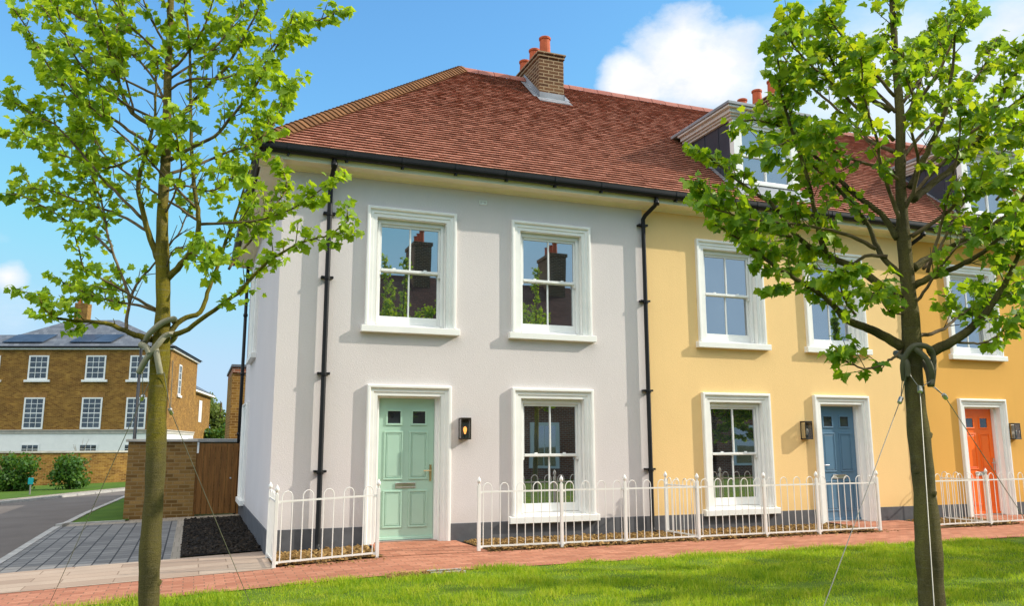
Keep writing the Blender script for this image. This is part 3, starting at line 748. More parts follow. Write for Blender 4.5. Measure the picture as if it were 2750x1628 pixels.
v = MB(); ring(v, 2.58,2.705,5.075,5.145,.016,-.012,.001); v.box(2.596,2.689,-.004,.001,5.091,5.10); v.box(2.62,2.66,-.006,.001,5.10,5.118); part('vent', v, M['white'], hg)
sp = MB(); sp.tube([(-.47,7.08,5.38),(-.47,7.08,-.1)],.036,10)
for z in (4.2,2.9,1.6): sp.lathe(-.47,7.08,[(.048,z-.03),(.048,z+.03)],10)
part('downpipe', sp, M['black'], hg, smooth=True)
hy = terrace_house('terraced_house', 'pale yellow rendered middle house with a slate blue door', 5.49, B3, M['yellow_render'],
                   [(7.21,0),(9.49,0),(7.21,1)], [(9.472,M['door_blue'],-1,'slate blue panelled door')], (8.62,False))
house_roof(hy, 5.49, B3, seed=2); dormer(hy, 7.43); chimney(hy, 10.67, 11.22)
downpipe(hy, 11.34, -.02, (5.02,3.72,2.24,.985))
ha = terrace_house('terraced_house', 'deep amber rendered house with a bright orange door at the far right', B3, END, M['amber_render'],
                   [(12.97,0),(15.3,0),(15.3,1)], [(12.953,M['door_orange'],1,'bright orange panelled door')], (13.72,False))
house_roof(ha, B3, END, seed=3); dormer(ha, 13.04)
# ------------------------------------------------------------------ bow-top railings
RB = .0066
def railing(name, label, runs, skip=()):
    """runs: list of polylines of post positions [(x,y),...]"""
    x0,y0 = runs[0][0]
    t = thing(name, label, 'railing', (x0,y0,G(x0,y0)), 'white bow top railings')
    done = set()
    for run in runs:
        for (xa,ya) in run:
            if (xa,ya) in done or (xa,ya) in skip: continue
            done.add((xa,ya)); g = G(xa,ya)
            p = MB(); p.box(xa-.021,xa+.021,ya-.021,ya+.021,g-.06,g+.86)
            po = part('post', p, M['rail'], t, bevel=.004)
            f = MB(); f.lathe(xa,ya,[(.020,g+.861),(.012,g+.875),(.012,g+.89),(.024,g+.90),(.028,g+.92),(.024,g+.94),(.013,g+.958),(.008,g+.968),(.002,g+.978)],10)
            part('finial', f, M['rail'], po, smooth=True)
        for (xa,ya),(xb,yb) in zip(run, run[1:]):
            L = math.hypot(xb-xa,yb-ya); ux,uy = (xb-xa)/L,(yb-ya)/L
            nh = max(1, round(L/.242)); pitch = L/(2*nh); m = MB()
            P = lambda s,z: (xa+ux*s, ya+uy*s, G(xa+ux*s,ya+uy*s)+z)
            for z,r in ((.065,.011),(.775,.0105)):
                a,b = P(.02,z),P(L-.02,z)
                nx,ny = -uy*.006,ux*.006; h=.011
                m.prism([(a[0]+nx,a[1]+ny,a[2]-h),(b[0]+nx,b[1]+ny,b[2]-h),(b[0]-nx,b[1]-ny,b[2]-h),(a[0]-nx,a[1]-ny,a[2]-h)],
                        [(a[0]+nx,a[1]+ny,a[2]+h),(b[0]+nx,b[1]+ny,b[2]+h),(b[0]-nx,b[1]-ny,b[2]+h),(a[0]-nx,a[1]-ny,a[2]+h)])
            for z in (.065,.775):
                for s in (.035,L-.035): m.box(P(s,z)[0]-.014,P(s,z)[0]+.014,P(s,z)[1]-.012,P(s,z)[1]+.012,P(s,z)[2]-.022,P(s,z)[2]-.008)
            for k in range(nh):
                s0 = pitch*(2*k+.5); s1 = s0+pitch; r = (s1-s0)/2; zc = .775+.045
                path = [P(s0,.05),P(s0,.4),P(s0,zc)]+[P(s0+r-r*math.cos(a),zc+r*1.15*math.sin(a)) for a in [PI*i/10 for i in range(1,10)]]+[P(s1,zc),P(s1,.4),P(s1,.05)]
                m.tube(path, RB, 6)
            part('bow_top_panel', m, M['rail'], t, recalc=True)
    return t
railing('railing', 'short white railing wrapping the corner bed left of the green door', [[(-.40,-.27),(-.40,-1.20),(.86,-1.12)]])
railing('railing', 'white railing below the grey house window right of the green door', [[(2.24,-1.05),(3.45,-1.06),(4.44,-1.08),(5.645,-1.10)],[(5.645,-1.10),(5.645,-.22)]])
railing('railing', 'white railing along the front of the yellow house up to the blue door', [[(5.655,-1.102),(6.83,-1.12),(7.84,-1.12),(9.07,-1.12)]], skip=[(5.655,-1.102)])
railing('railing', 'white railing in front of the amber house and orange door', [[(10.30,-1.10),(11.58,-1.08),(12.78,-1.08),(13.98,-1.08),(15.2,-1.08)],[(11.58,-1.08),(11.58,-.10)]], skip=[(11.58,-.10)])

# ------------------------------------------------------------------ side wall and gate
t = thing('brick_wall', 'short shaded buff brick wall beside the timber gate', 'wall', (-1.95,6.95,G(-1.95,6.95)))
w = MB(); w.box(-2.62,-1.31,6.95,7.18,-.4,1.435); w.box(-2.62,-2.39,7.18,14.5,-.4,1.435); part('wall', w, M['brick_shade'], t)
w = MB(); w.box(-2.67,-1.29,6.90,7.23,1.436,1.49); w.box(-2.67,-2.34,7.23,14.5,1.436,1.488); part('coping', w, M['coping'], t, bevel=.01)
t = thing('wooden_gate', 'dark stained timber gate between the brick wall and the house', 'gate', (-.88,6.98,G(-.88,6.98)))
for k in range(7):
    b = MB(); xa = -1.27+k*.116; b.box(xa,xa+.105,6.985,7.005,-.055,1.40-.004*(k%2)); part('board', b, M['timber'], t, bevel=.003)
b = MB(); b.box(-1.305,-1.275,6.97,7.05,-.1,1.42); b.box(-.455,-.415,6.97,7.05,-.1,1.42); b.box(-1.275,-.455,7.01,7.05,1.25,1.33); b.box(-1.275,-.455,7.01,7.05,.15,.23); part('gate_frame', b, M['timber'], t, bevel=.003)
b = MB(); b.box(-1.30,-1.262,6.955,6.969,1.20,1.425); part('hinge_plate', b, M['white'], t)
b = MB(); b.lathe(-.60,6.975,[(.018,.66),(.022,.67),(.018,.69)],8); part('latch', b, M['steel'], t)
t = thing('coping_slab', 'pale weathered ledge seen over the top of the timber gate', 'ledge', (-.7,8.3,G(-.7,8.3)))
b = MB(); b.box(-1.45,-.42,8.2,8.5,-.3,1.43); part('wall', b, M['brick_shade'], t); b = MB(); b.box(-1.5,-.41,8.14,8.56,1.431,1.51); part('coping', b, M['kerb'], t, bevel=.01)

# red-brown brick outbuilding seen behind the house corner
t = thing('brick_outbuilding', 'narrow strip of red brown brick building behind the grey house corner', 'outbuilding', (2.2,15.2,G(2,15)))
w = MB(); w.box(-.43,5.2,13.5,17,-.6,3.46); part('wall', w, M['brick_yellow'], t)
w = MB(); w.box(-.43,5.2,13.46,17.04,3.461,3.62); part('brick_band', w, M['brick_red'], t)
w = MB(); w.box(-.47,5.24,13.42,17.08,3.621,3.70); part('coping', w, M['slate'], t, bevel=.01)

# ------------------------------------------------------------------ garden wall, street lamp, sign, shrubs
HX,HY = .3597,.9331; RX,RYv = .9331,-.3597; CX,CY = -1.39,-11.719
def cam(a, d, z=0): return (CX+RX*a+HX*d, CY+RYv*a+HY*d, z)      # a metres right, d metres ahead of the viewpoint
pts = [(-34,37.5),(-30,38.4),(-26,39.3),(-23.4,39.9),(-21.6,40.6),(-19.9,41.7),(-18.4,43.2),(-17.2,45.2),(-16.5,47.5)]
t = thing('garden_wall', 'long low curved yellow brick garden wall across the road', 'wall', cam(-24,39.7,-.35))
w = MB(); c = MB()
fr,bk = [],[]
dense = []
for (a0,d0),(a1,d1) in zip(pts,pts[1:]): dense += [(a0+(a1-a0)*k/4, d0+(d1-d0)*k/4) for k in range(4)]
dense.append(pts[-1])
for i,(a,d) in enumerate(dense):
    a0,d0 = dense[max(0,i-1)]; a1,d1 = dense[min(len(dense)-1,i+1)]; L = math.hypot(a1-a0,d1-d0); na,nd = (d1-d0)/L, -(a1-a0)/L
    fr.append((a,d)); bk.append((a-na*.25,d-nd*.25))
def strip(mb, fr, bk, z0, z1):
    n = len(fr); vs = [cam(*p,z0) for p in fr]+[cam(*p,z1) for p in fr]+[cam(*p,z1) for p in bk]+[cam(*p,z0) for p in bk]
    mb.add(vs, [(r*n+i,r*n+i+1,((r+1)%4)*n+i+1,((r+1)%4)*n+i) for r in range(4) for i in range(n-1)]+[(0,n,2*n,3*n),(n-1,4*n-1,3*n-1,2*n-1)])
strip(w, fr, bk, -.9, 1.03)
part('wall', w, M['brick_yellow'], t)
fr2 = [(a+(a-b)*.2,d+(d-e)*.2) for (a,d),(b,e) in zip(fr,bk)]; bk2 = [(b+(b-a)*.2,e+(e-d)*.2) for (a,d),(b,e) in zip(fr,bk)]
strip(c, fr2, bk2, 1.031, 1.12); part('coping', c, M['coping'], t)

x,y,_ = cam(-5.6,23.0)
x,y = -2.94,13.4
x,y = -3.02,15.3
gz = G(x,y)
t = thing('street_lamp', 'slim black lamp post rising behind the brick wall', 'street lamp', (x,y,gz))
p = MB(); p.tube([(x,y,gz-.1),(x,y,gz+.9),(x,y,gz+.92),(x,y,4.55)],[.085,.08,.055,.036],12); part('post', p, M['pole'], t, smooth=True)
p = MB(); p.tube([(x,y,4.5),(x-.02,y-.02,4.62),(x-.12,y-.06,4.68)],.03,8); part('arm', p, M['pole'], t, smooth=True)
p = MB(); p.box(x-.42,x-.08,y-.13,y+.02,4.65,4.72); part('lantern', p, M['pole'], t, bevel=.02)

def leaf_cloud(blobs, n, size, mat, name, parent, seed=1, up=.3):
    rg = np.random.default_rng(seed); V=[]; per = max(1,n//len(blobs))
    for (cx,cy,cz,rx,ry,rz) in blobs:
        q = rg.normal(size=(per,3)); q /= np.linalg.norm(q,axis=1)[:,None]; rad = rg.uniform(.15,1,per)**.45
        lump = 1+.22*np.sin(q[:,0]*5+cx*3)*np.cos(q[:,2]*6+cz)+.12*rg.normal(size=per)
        c = np.stack([cx+q[:,0]*rx*rad*lump, cy+q[:,1]*ry*rad*lump, cz+q[:,2]*rz*rad*lump],1)
        d = rg.normal(size=(per,3)); d[:,2]-=.3; d/=np.linalg.norm(d,axis=1)[:,None]
        nn = q+rg.normal(size=(per,3))*.7; nn[:,2]+=up; s = np.cross(nn,d); s/= (np.linalg.norm(s,axis=1)[:,None]+1e-6)
        L = size*rg.uniform(.6,1.4,per)[:,None]; w = L*.38
        V.append(np.stack([c-d*L*.5, c+s*w, c+d*L*.5, c-s*w],1))
    V = np.concatenate(V); m = len(V)
    me = raw_mesh(name, V.reshape(-1,3)-np.array(_org(parent)), np.arange(m*4), np.arange(m)*4, np.full(m,4), mat)
    o = bpy.data.objects.new(name, me); COL.objects.link(o); o.parent = parent; ORG[o.name] = _org(parent); return o
def shrub(label, a, d, w, h, mat, n, size, seed, cat='shrub', name='shrub', group=None):
    x,y,_ = cam(a,d); g = G(x,y)
    t = thing(name, label, cat, (x,y,g), group); rg = random.Random(seed)
    st = MB()
    for k in range(7):
        an = rg.uniform(0,6.28); st.tube([(x,y,g-.1),(x+math.cos(an)*w*.15,y+math.sin(an)*w*.15,g+h*.4),(x+math.cos(an)*w*.35,y+math.sin(an)*w*.35,g+h*.8)],[.03,.02,.008],5)
    part('stem', st, M['twig'], t)
    bl = [(x+rg.uniform(-.3,.3)*w, y+rg.uniform(-.3,.3)*w, g+h*rg.uniform(.12,.78), w*rg.uniform(.16,.30), w*rg.uniform(.16,.30), h*rg.uniform(.14,.28)) for k in range(14)]+[(x,y,g+h*.36,w*.46,w*.42,h*.40)]*3
    leaf_cloud(bl, n, size, mat, 'foliage', t, seed); return t
shrub('rounded green shrub at the left edge before the curved wall', -20.4, 34.0, 1.9, 1.55, M['bush'], 3600, .12, 3, group='shrubs by the far verge')
shrub('dark green shrub with yellowing leaf tips right of the teal sign', -18.2, 34.3, 1.75, 1.45, M['bush'], 3400, .12, 8, group='shrubs by the far verge')
x,y,_ = cam(-17.3,30.0); g = G(x,y)
t = thing('sign_post', 'small plain teal plate on a thin post beside the shrubs', 'sign', (x,y,g))
p = MB(); p.tube([(x,y,g-.05),(x,y,g+.55)],.03,8); part('post', p, M['cable'], t)
p = MB(); p.box(x-.085,x+.085,y-.045,y-.03,.0,.235); part('sign_plate', p, M['teal'], t, bevel=.008)
x,y,_ = cam(-23.2,44.5); g = G(x,y)
t = thing('sapling', 'bare thin sapling in front of the white ground floor wall', 'sapling', (x,y,g))
p = MB(); rg = random.Random(4)
for k in range(9):
    an = rg.uniform(-1,1); p.tube([(x,y,g+.6),(x+an*.12,y,g+1.3),(x+an*.45,y+rg.uniform(-.2,.2),g+rg.uniform(1.7,2.4))],[.014,.009,.004],4)
p.tube([(x,y,g-.1),(x,y,g+1.2)],.02,5); part('branches', p, M['twig'], t)

# ------------------------------------------------------------------ brick town house in the distance
M['brick_arch'] = brick_mat('soldier_course', [(.26,.12,.03),(.36,.18,.045),(.42,.22,.06)], (.30,.18,.07), .075, .30, .010, weather=.4, offs=0)
BD = 52.0
O_ = Vector(cam(0,BD)); fdir = Vector((RX,RYv,0)); 
fdir = (Matrix.Rotation(math.radians(1.2),3,'Z')@fdir).normalized(); bdir = Vector((.17,.985,0)).normalized()
def BT(u,v,z):                 # u along the front (v into the house) using the pivot at its right corner
    p = Vector(cam(-21.8,BD))+fdir*(u+21.8)+bdir*v; return (p.x,p.y,z)
gz = -.55; EV = 7.42
t = thing('town_house', 'large yellow brick town house with slate roof and white ground floor', 'house', BT(-27,0,gz))
def bwall(mb, z0, z1, pr=0, u0=-40, u1=-21.8, v1=9.5):
    b = [BT(u0,-pr,z0),BT(u1+pr,-pr,z0),BT(u1+pr,v1,z0),BT(u0,v1,z0)]; mb.prism(b, [(p[0],p[1],z1) for p in b])
w = MB(); bwall(w, 2.36, EV); part('wall', w, M['brick_yellow'], t)
w = MB(); bwall(w, gz-.3, 2.12, .01); part('ground_floor', w, M['white'], t)
w = MB(); bwall(w, 2.121, 2.30, .06); bwall(w, 2.301, 2.359, .12); part('string_course', w, M['coping'], t)
w = MB(); bwall(w, EV+.001, EV+.09, .18); part('fascia', w, M['white'], t)
w = MB(); bwall(w, EV+.091, EV+.20, .26); part('gutter', w, M['black'], t)
r = MB(); e0,e1 = EV+.201,10.05
A,B,C_,D_ = BT(-40,-.3,e0),BT(-21.45,-.3,e0),BT(-21.45,9.8,e0),BT(-40,9.8,e0)
R0,R1 = BT(-36,4.75,e1),BT(-26.6,4.75,e1)
p0 = BT(-33.8,-.3,e0)
R0 = BT(-29.9,4.75,e1)
r.add([p0,B,C_,BT(-33.8,9.8,e0),R0,R1],[(0,1,5,4),(1,2,5),(2,3,4,5),(3,0,4)])
r.add([A,BT(-33.8,-.3,e0),BT(-33.8,9.8,e0),D_,BT(-38,4.75,9.0),BT(-31.5,4.75,9.0)],[(0,1,5,4),(2,3,4,5)])
ro = part('roof', r, M['slate'], t, recalc=True)
def on_roof(u, f): return Vector(BT(u, -.3+5.05*f, e0+(e1-e0)*f+.06))
for u in (-32.6,-31.35,-28.35,-27.0):
    s = MB(); a,b,c,d = on_roof(u,.09),on_roof(u+1.3,.09),on_roof(u+1.3+.45,.36),on_roof(u+.45,.36)
    s.prism([a,b,c,d],[p+Vector((0,-.02,.05)) for p in (a,b,c,d)]); part('solar_panel', s, M['solar'], ro, bevel=0)
c = MB(); 
b = [BT(-29.6,4.3,9.2),BT(-28.7,4.3,9.2),BT(-28.7,5.2,9.2),BT(-29.6,5.2,9.2)]; c.prism(b,[(p[0],p[1],11.2) for p in b]); ch = part('chimney', c, M['brick_yellow'], ro)
for k in (0,1):
    q = BT(-29.38+k*.45,4.75,0); c = MB(); c.lathe(q[0],q[1],[(.16,11.2),(.13,11.6),(.16,11.62),(.16,11.68)],10); part('chimney_pot', c, M['pot'], t)
def far_window(cu, z0, z1, hw, rows, cols=3, sill=True, plane='front', v0=0):
    T = (lambda u,v,z: BT(u,v,z)) if plane=='front' else (lambda u,v,z: BT(-21.8-v, u, z))
    f = MB()
    for a,b,c,d in ((cu-hw,cu+hw,z1-.09,z1),(cu-hw,cu+hw,z0,z0+.11),(cu-hw,cu-hw+.10,z0+.11,z1-.09),(cu+hw-.10,cu+hw,z0+.11,z1-.09)): f.box(a,b,-.04,.05,c,d,T)
    for k in range(1,cols): x = cu-hw+.1+(2*hw-.2)*k/cols; f.box(x-.016,x+.016,-.022,.05,z0+.11,z1-.09,T)
    for k in range(1,rows):
        z = z0+.11+(z1-z0-.2)*k/rows; h = .03 if k==rows//2 else .016; f.box(cu-hw+.1,cu+hw-.1,-.026,.05,z-h,z+h,T)
    o = part('window', f, M['upvc'], t)
    g = MB(); g.quad(T(cu-hw+.05,-.012,z0+.05),T(cu+hw-.05,-.012,z0+.05),T(cu+hw-.05,-.012,z1-.05),T(cu-hw+.05,-.012,z1-.05)); part('pane', g, M['far_glass'], o, recalc=False)
    if plane=='front' and z0>2:
        s = MB(); s.box(cu-hw-.12,cu+hw+.12,-.012,.05,z1+.001,z1+.30,T); part('brick_arch', s, M['brick_arch'], o)
    if sill: s = MB(); s.box(cu-hw-.18,cu+hw+.18,-.12,.05,z0-.14,z0,T); part('sill', s, M['white'], o)
for cu in (-36.2,-33.15,-30.1,-26.5,-23.72):
    far_window(cu, 5.50, 7.05, .63, 4); far_window(cu-.03, 2.40, 4.38, .64, 6, sill=False); far_window(cu-.05, .30, 1.50, .6, 4)
far_window(3.2, 4.7, 6.75, .45, 4, 2, plane='side'); 
c = MB()
for q,zz in ((BT(-22.35,-.06,0),(2.36,EV)),): c.tube([(q[0],q[1],1.0),(q[0],q[1],7.4)],.045,8)
part('downpipe', c, M['bronze'], t)
# lower rear wing
E0 = Vector(BT(-21.8,9.5,0)); 
def WT(u,v,z): p = E0+fdir*u+bdir*v; return (p.x,p.y,z)
w = MB(); b = [WT(-6,.01,gz-.5),WT(-.35,.01,gz-.5),WT(-.35,9,gz-.5),WT(-6,9,gz-.5)]; w.prism(b,[(p[0],p[1],5.55) for p in b]); wg = part('rear_wing', w, M['brick_yellow'], t)
w = MB(); w.add([WT(-6,.0,5.56),WT(.05,.0,5.56),WT(.05,9.3,5.56),WT(-6,9.3,5.56),WT(-3,.0,7.2),WT(-3,6,7.2)],[(0,1,4),(1,2,5,4),(2,3,5),(3,0,4,5)]); part('rear_roof', w, M['slate'], wg)
w = MB(); w.prism([WT(-.34,.02,5.4),WT(.0,.02,5.4),WT(.0,9.25,5.4),WT(-.34,9.25,5.4)],[WT(-.34,.02,5.555),WT(.0,.02,5.555),WT(.0,9.25,5.555),WT(-.34,9.25,5.555)]); part('fascia', w, M['white'], wg)
w = MB(); w.prism([WT(-.33,3.6,3.2),WT(-.32,3.6,3.2),WT(-.32,4.9,3.2),WT(-.33,4.9,3.2)],[WT(-.33,3.6,4.9),WT(-.32,3.6,4.9),WT(-.32,4.9,4.9),WT(-.33,4.9,4.9)]); part('window', w, M['upvc'], wg)

def bg_tree(label, x, y, w, h, mat, n, size, seed, z0=.25):
    g = G(x,y); t = thing('background_tree', label, 'tree', (x,y,g), 'trees behind the town house'); rg = random.Random(seed)
    tr = MB(); tr.tube([(x,y,g-.2),(x+.1,y,g+h*.4),(x,y,g+h*.8)],[.25,.17,.05],8)
    for k in range(6):
        an=rg.uniform(0,6.28); tr.tube([(x,y,g+h*.3),(x+math.cos(an)*w*.25,y+math.sin(an)*w*.25,g+h*.6),(x+math.cos(an)*w*.4,y+math.sin(an)*w*.4,g+h*.8)],[.09,.06,.02],5)
    part('trunk', tr, M['twig'], t)
    bl = [(x+rg.uniform(-.35,.35)*w, y+rg.uniform(-.35,.35)*w, g+h*rg.uniform(z0,.85), w*rg.uniform(.14,.26), w*rg.uniform(.14,.26), h*rg.uniform(.10,.2)) for k in range(16)]
    leaf_cloud(bl, n, size, mat, 'crown', t, seed, .1)
bg_tree('tall pale yellow green tree beyond the brick town house wing', .9, 70, 6.5, 7.4, M['willow'], 9000, .30, 5)
bg_tree('lower dark green tree under the pale tree beyond the house', .8, 62, 4.5, 4.3, M['bush'], 6000, .26, 9)
bg_tree('distant green tree hidden mostly by the grey house', 6.5, 75, 7.5, 7.0, M['bush'], 6000, .3, 12)

# ------------------------------------------------------------------ houses across the green, seen mirrored in the panes
def opposite_house(label, x0, x1, yf, wm, seed, low=False):
    t = thing('opposite_house', label, 'house', ((x0+x1)/2,yf,G(0,yf)), 'houses facing across the green')
    w = MB(); w.box(x0,x1,yf-8,yf,-.6,5.4); part('wall', w, wm, t)
    if low:
        t['category'] = 'garage'; r = MB(); r.add([(x0-.1,yf+.3,5.38),(x1+.1,yf+.3,5.38),(x1+.1,yf-4,6.2),(x0-.1,yf-4,6.2),(x0-.1,yf-8.3,5.38),(x1+.1,yf-8.3,5.38)],[(0,1,2,3),(3,2,5,4)]); part('roof', r, M['opp_tile'], t)
        for k in range(3):
            cx = x0+1.5+k*3.6; f = MB(); f.box(cx-.65,cx+.65,yf,yf+.05,.4,2.2); ff = part('window', f, M['white'], t); f = MB(); f.box(cx-.48,cx+.48,yf+.05,yf+.055,.5,2.05); part('pane', f, M['glass'], ff)
        return
    r = MB(); r.add([(x0-.02,yf+.4,5.3),(x1+.02,yf+.4,5.3),(x1+.02,yf-4,8.9),(x0-.02,yf-4,8.9),(x0-.02,yf-8.4,5.3),(x1+.02,yf-8.4,5.3)],[(0,1,2,3),(3,2,5,4)])
    r.add([(x0,yf,5.3),(x0,yf-8,5.3),(x0,yf-4,8.85)],[(0,1,2)]); r.add([(x1,yf,5.3),(x1,yf-8,5.3),(x1,yf-4,8.85)],[(0,1,2)])
    ro = part('roof', r, M['opp_tile'], t)
    c = MB(); c.box(x0+.1,x0+.9,yf-4.8,yf-3.2,7.8,10.2); c.box(x0+.05,x0+.95,yf-4.85,yf-3.15,10.2,10.35); ch = part('chimney', c, M['chimney'], ro)
    for k in range(3):
        p = MB(); p.lathe(x0+.5,yf-4.5+k*.5,[(.13,10.35),(.11,10.85),(.14,10.9)],10); part('chimney_pot', p, M['pot'], t)
    n = 2
    for k in range(n):
        cx = x0+(x1-x0)*(k+.5)/n
        for z0,z1 in ((.5,2.1),(3.1,4.7)):
            if k==0 and z0<1:
                d = MB(); d.box(cx-.6,cx+.6,yf,yf+.05,-.1,2.2); dd = part('door', d, M['white'], t); d = MB(); d.box(cx-.42,cx+.42,yf+.05,yf+.06,-.1,2.0); part('door_leaf', d, M['door_green'], dd)
            else:
                f = MB(); f.box(cx-.65,cx+.65,yf,yf+.05,z0-.1,z1+.15); ff = part('window', f, M['white'], t); f = MB(); f.box(cx-.48,cx-.02,yf+.05,yf+.055,z0,z1); f.box(cx+.02,cx+.48,yf+.05,yf+.055,z0,z1); part('pane', f, M['glass'], ff)
M['opp_tile'] = brick_mat('opposite_roof_tile', [(.06,.028,.02),(.085,.04,.03),(.11,.052,.038)], (.03,.018,.014), .3, .12, .01, weather=.3)
opposite_house('red brick house across the green with a green door, left one', -6, .6, -19.5, M['brick_red'], 1)
opposite_house('red brick house across the green with a green door, middle one', .62, 7.2, -19.5, M['brick_red'], 2)
opposite_house('red brick house across the green with a green door, third one', 7.22, 13.8, -19.5, M['brick_red'], 3)
opposite_house('red brick house across the green with a green door, right one', 13.82, 20.4, -19.5, M['brick_red'], 4)

opposite_house('low roofed red brick building across the green', 20.6, 34, -19.5, M['brick_red'], 5, True)
TRUNK_A=[(-1.609,-5.204,0.249,0.072),(-1.623,-5.199,0.647,0.069),(-1.633,-5.195,1.042,0.0675),(-1.641,-5.192,1.447,0.066),(-1.648,-5.189,1.802,0.0645),(-1.651,-5.188,2.013,0.063),(-1.662,-5.184,2.348,0.054),(-1.684,-5.175,2.722,0.048),(-1.704,-5.168,3.104,0.042),(-1.718,-5.162,3.494,0.036),(-1.732,-5.157,3.993,0.03),(-1.751,-5.15,4.506,0.024),(-1.778,-5.139,5.069,0.0195),(-1.809,-5.127,5.687,0.0135),(-1.84,-5.115,6.324,0.006)]
TRUNK_B=[(3.183,-7.48,0.31,0.0854),(3.191,-7.483,0.733,0.0798),(3.191,-7.483,1.104,0.0728),(3.192,-7.483,1.483,0.0672),(3.196,-7.485,1.787,0.063),(3.198,-7.486,2.069,0.0616),(3.197,-7.485,2.384,0.0518),(3.198,-7.486,2.676,0.0462),(3.216,-7.493,3.033,0.0392),(3.229,-7.498,3.337,0.035),(3.247,-7.505,3.708,0.0294),(3.252,-7.507,4.024,0.0238),(3.263,-7.511,4.411,0.0196),(3.276,-7.516,4.807,0.0154),(3.3,-7.525,5.348,0.0112),(3.331,-7.537,5.906,0.0056)]
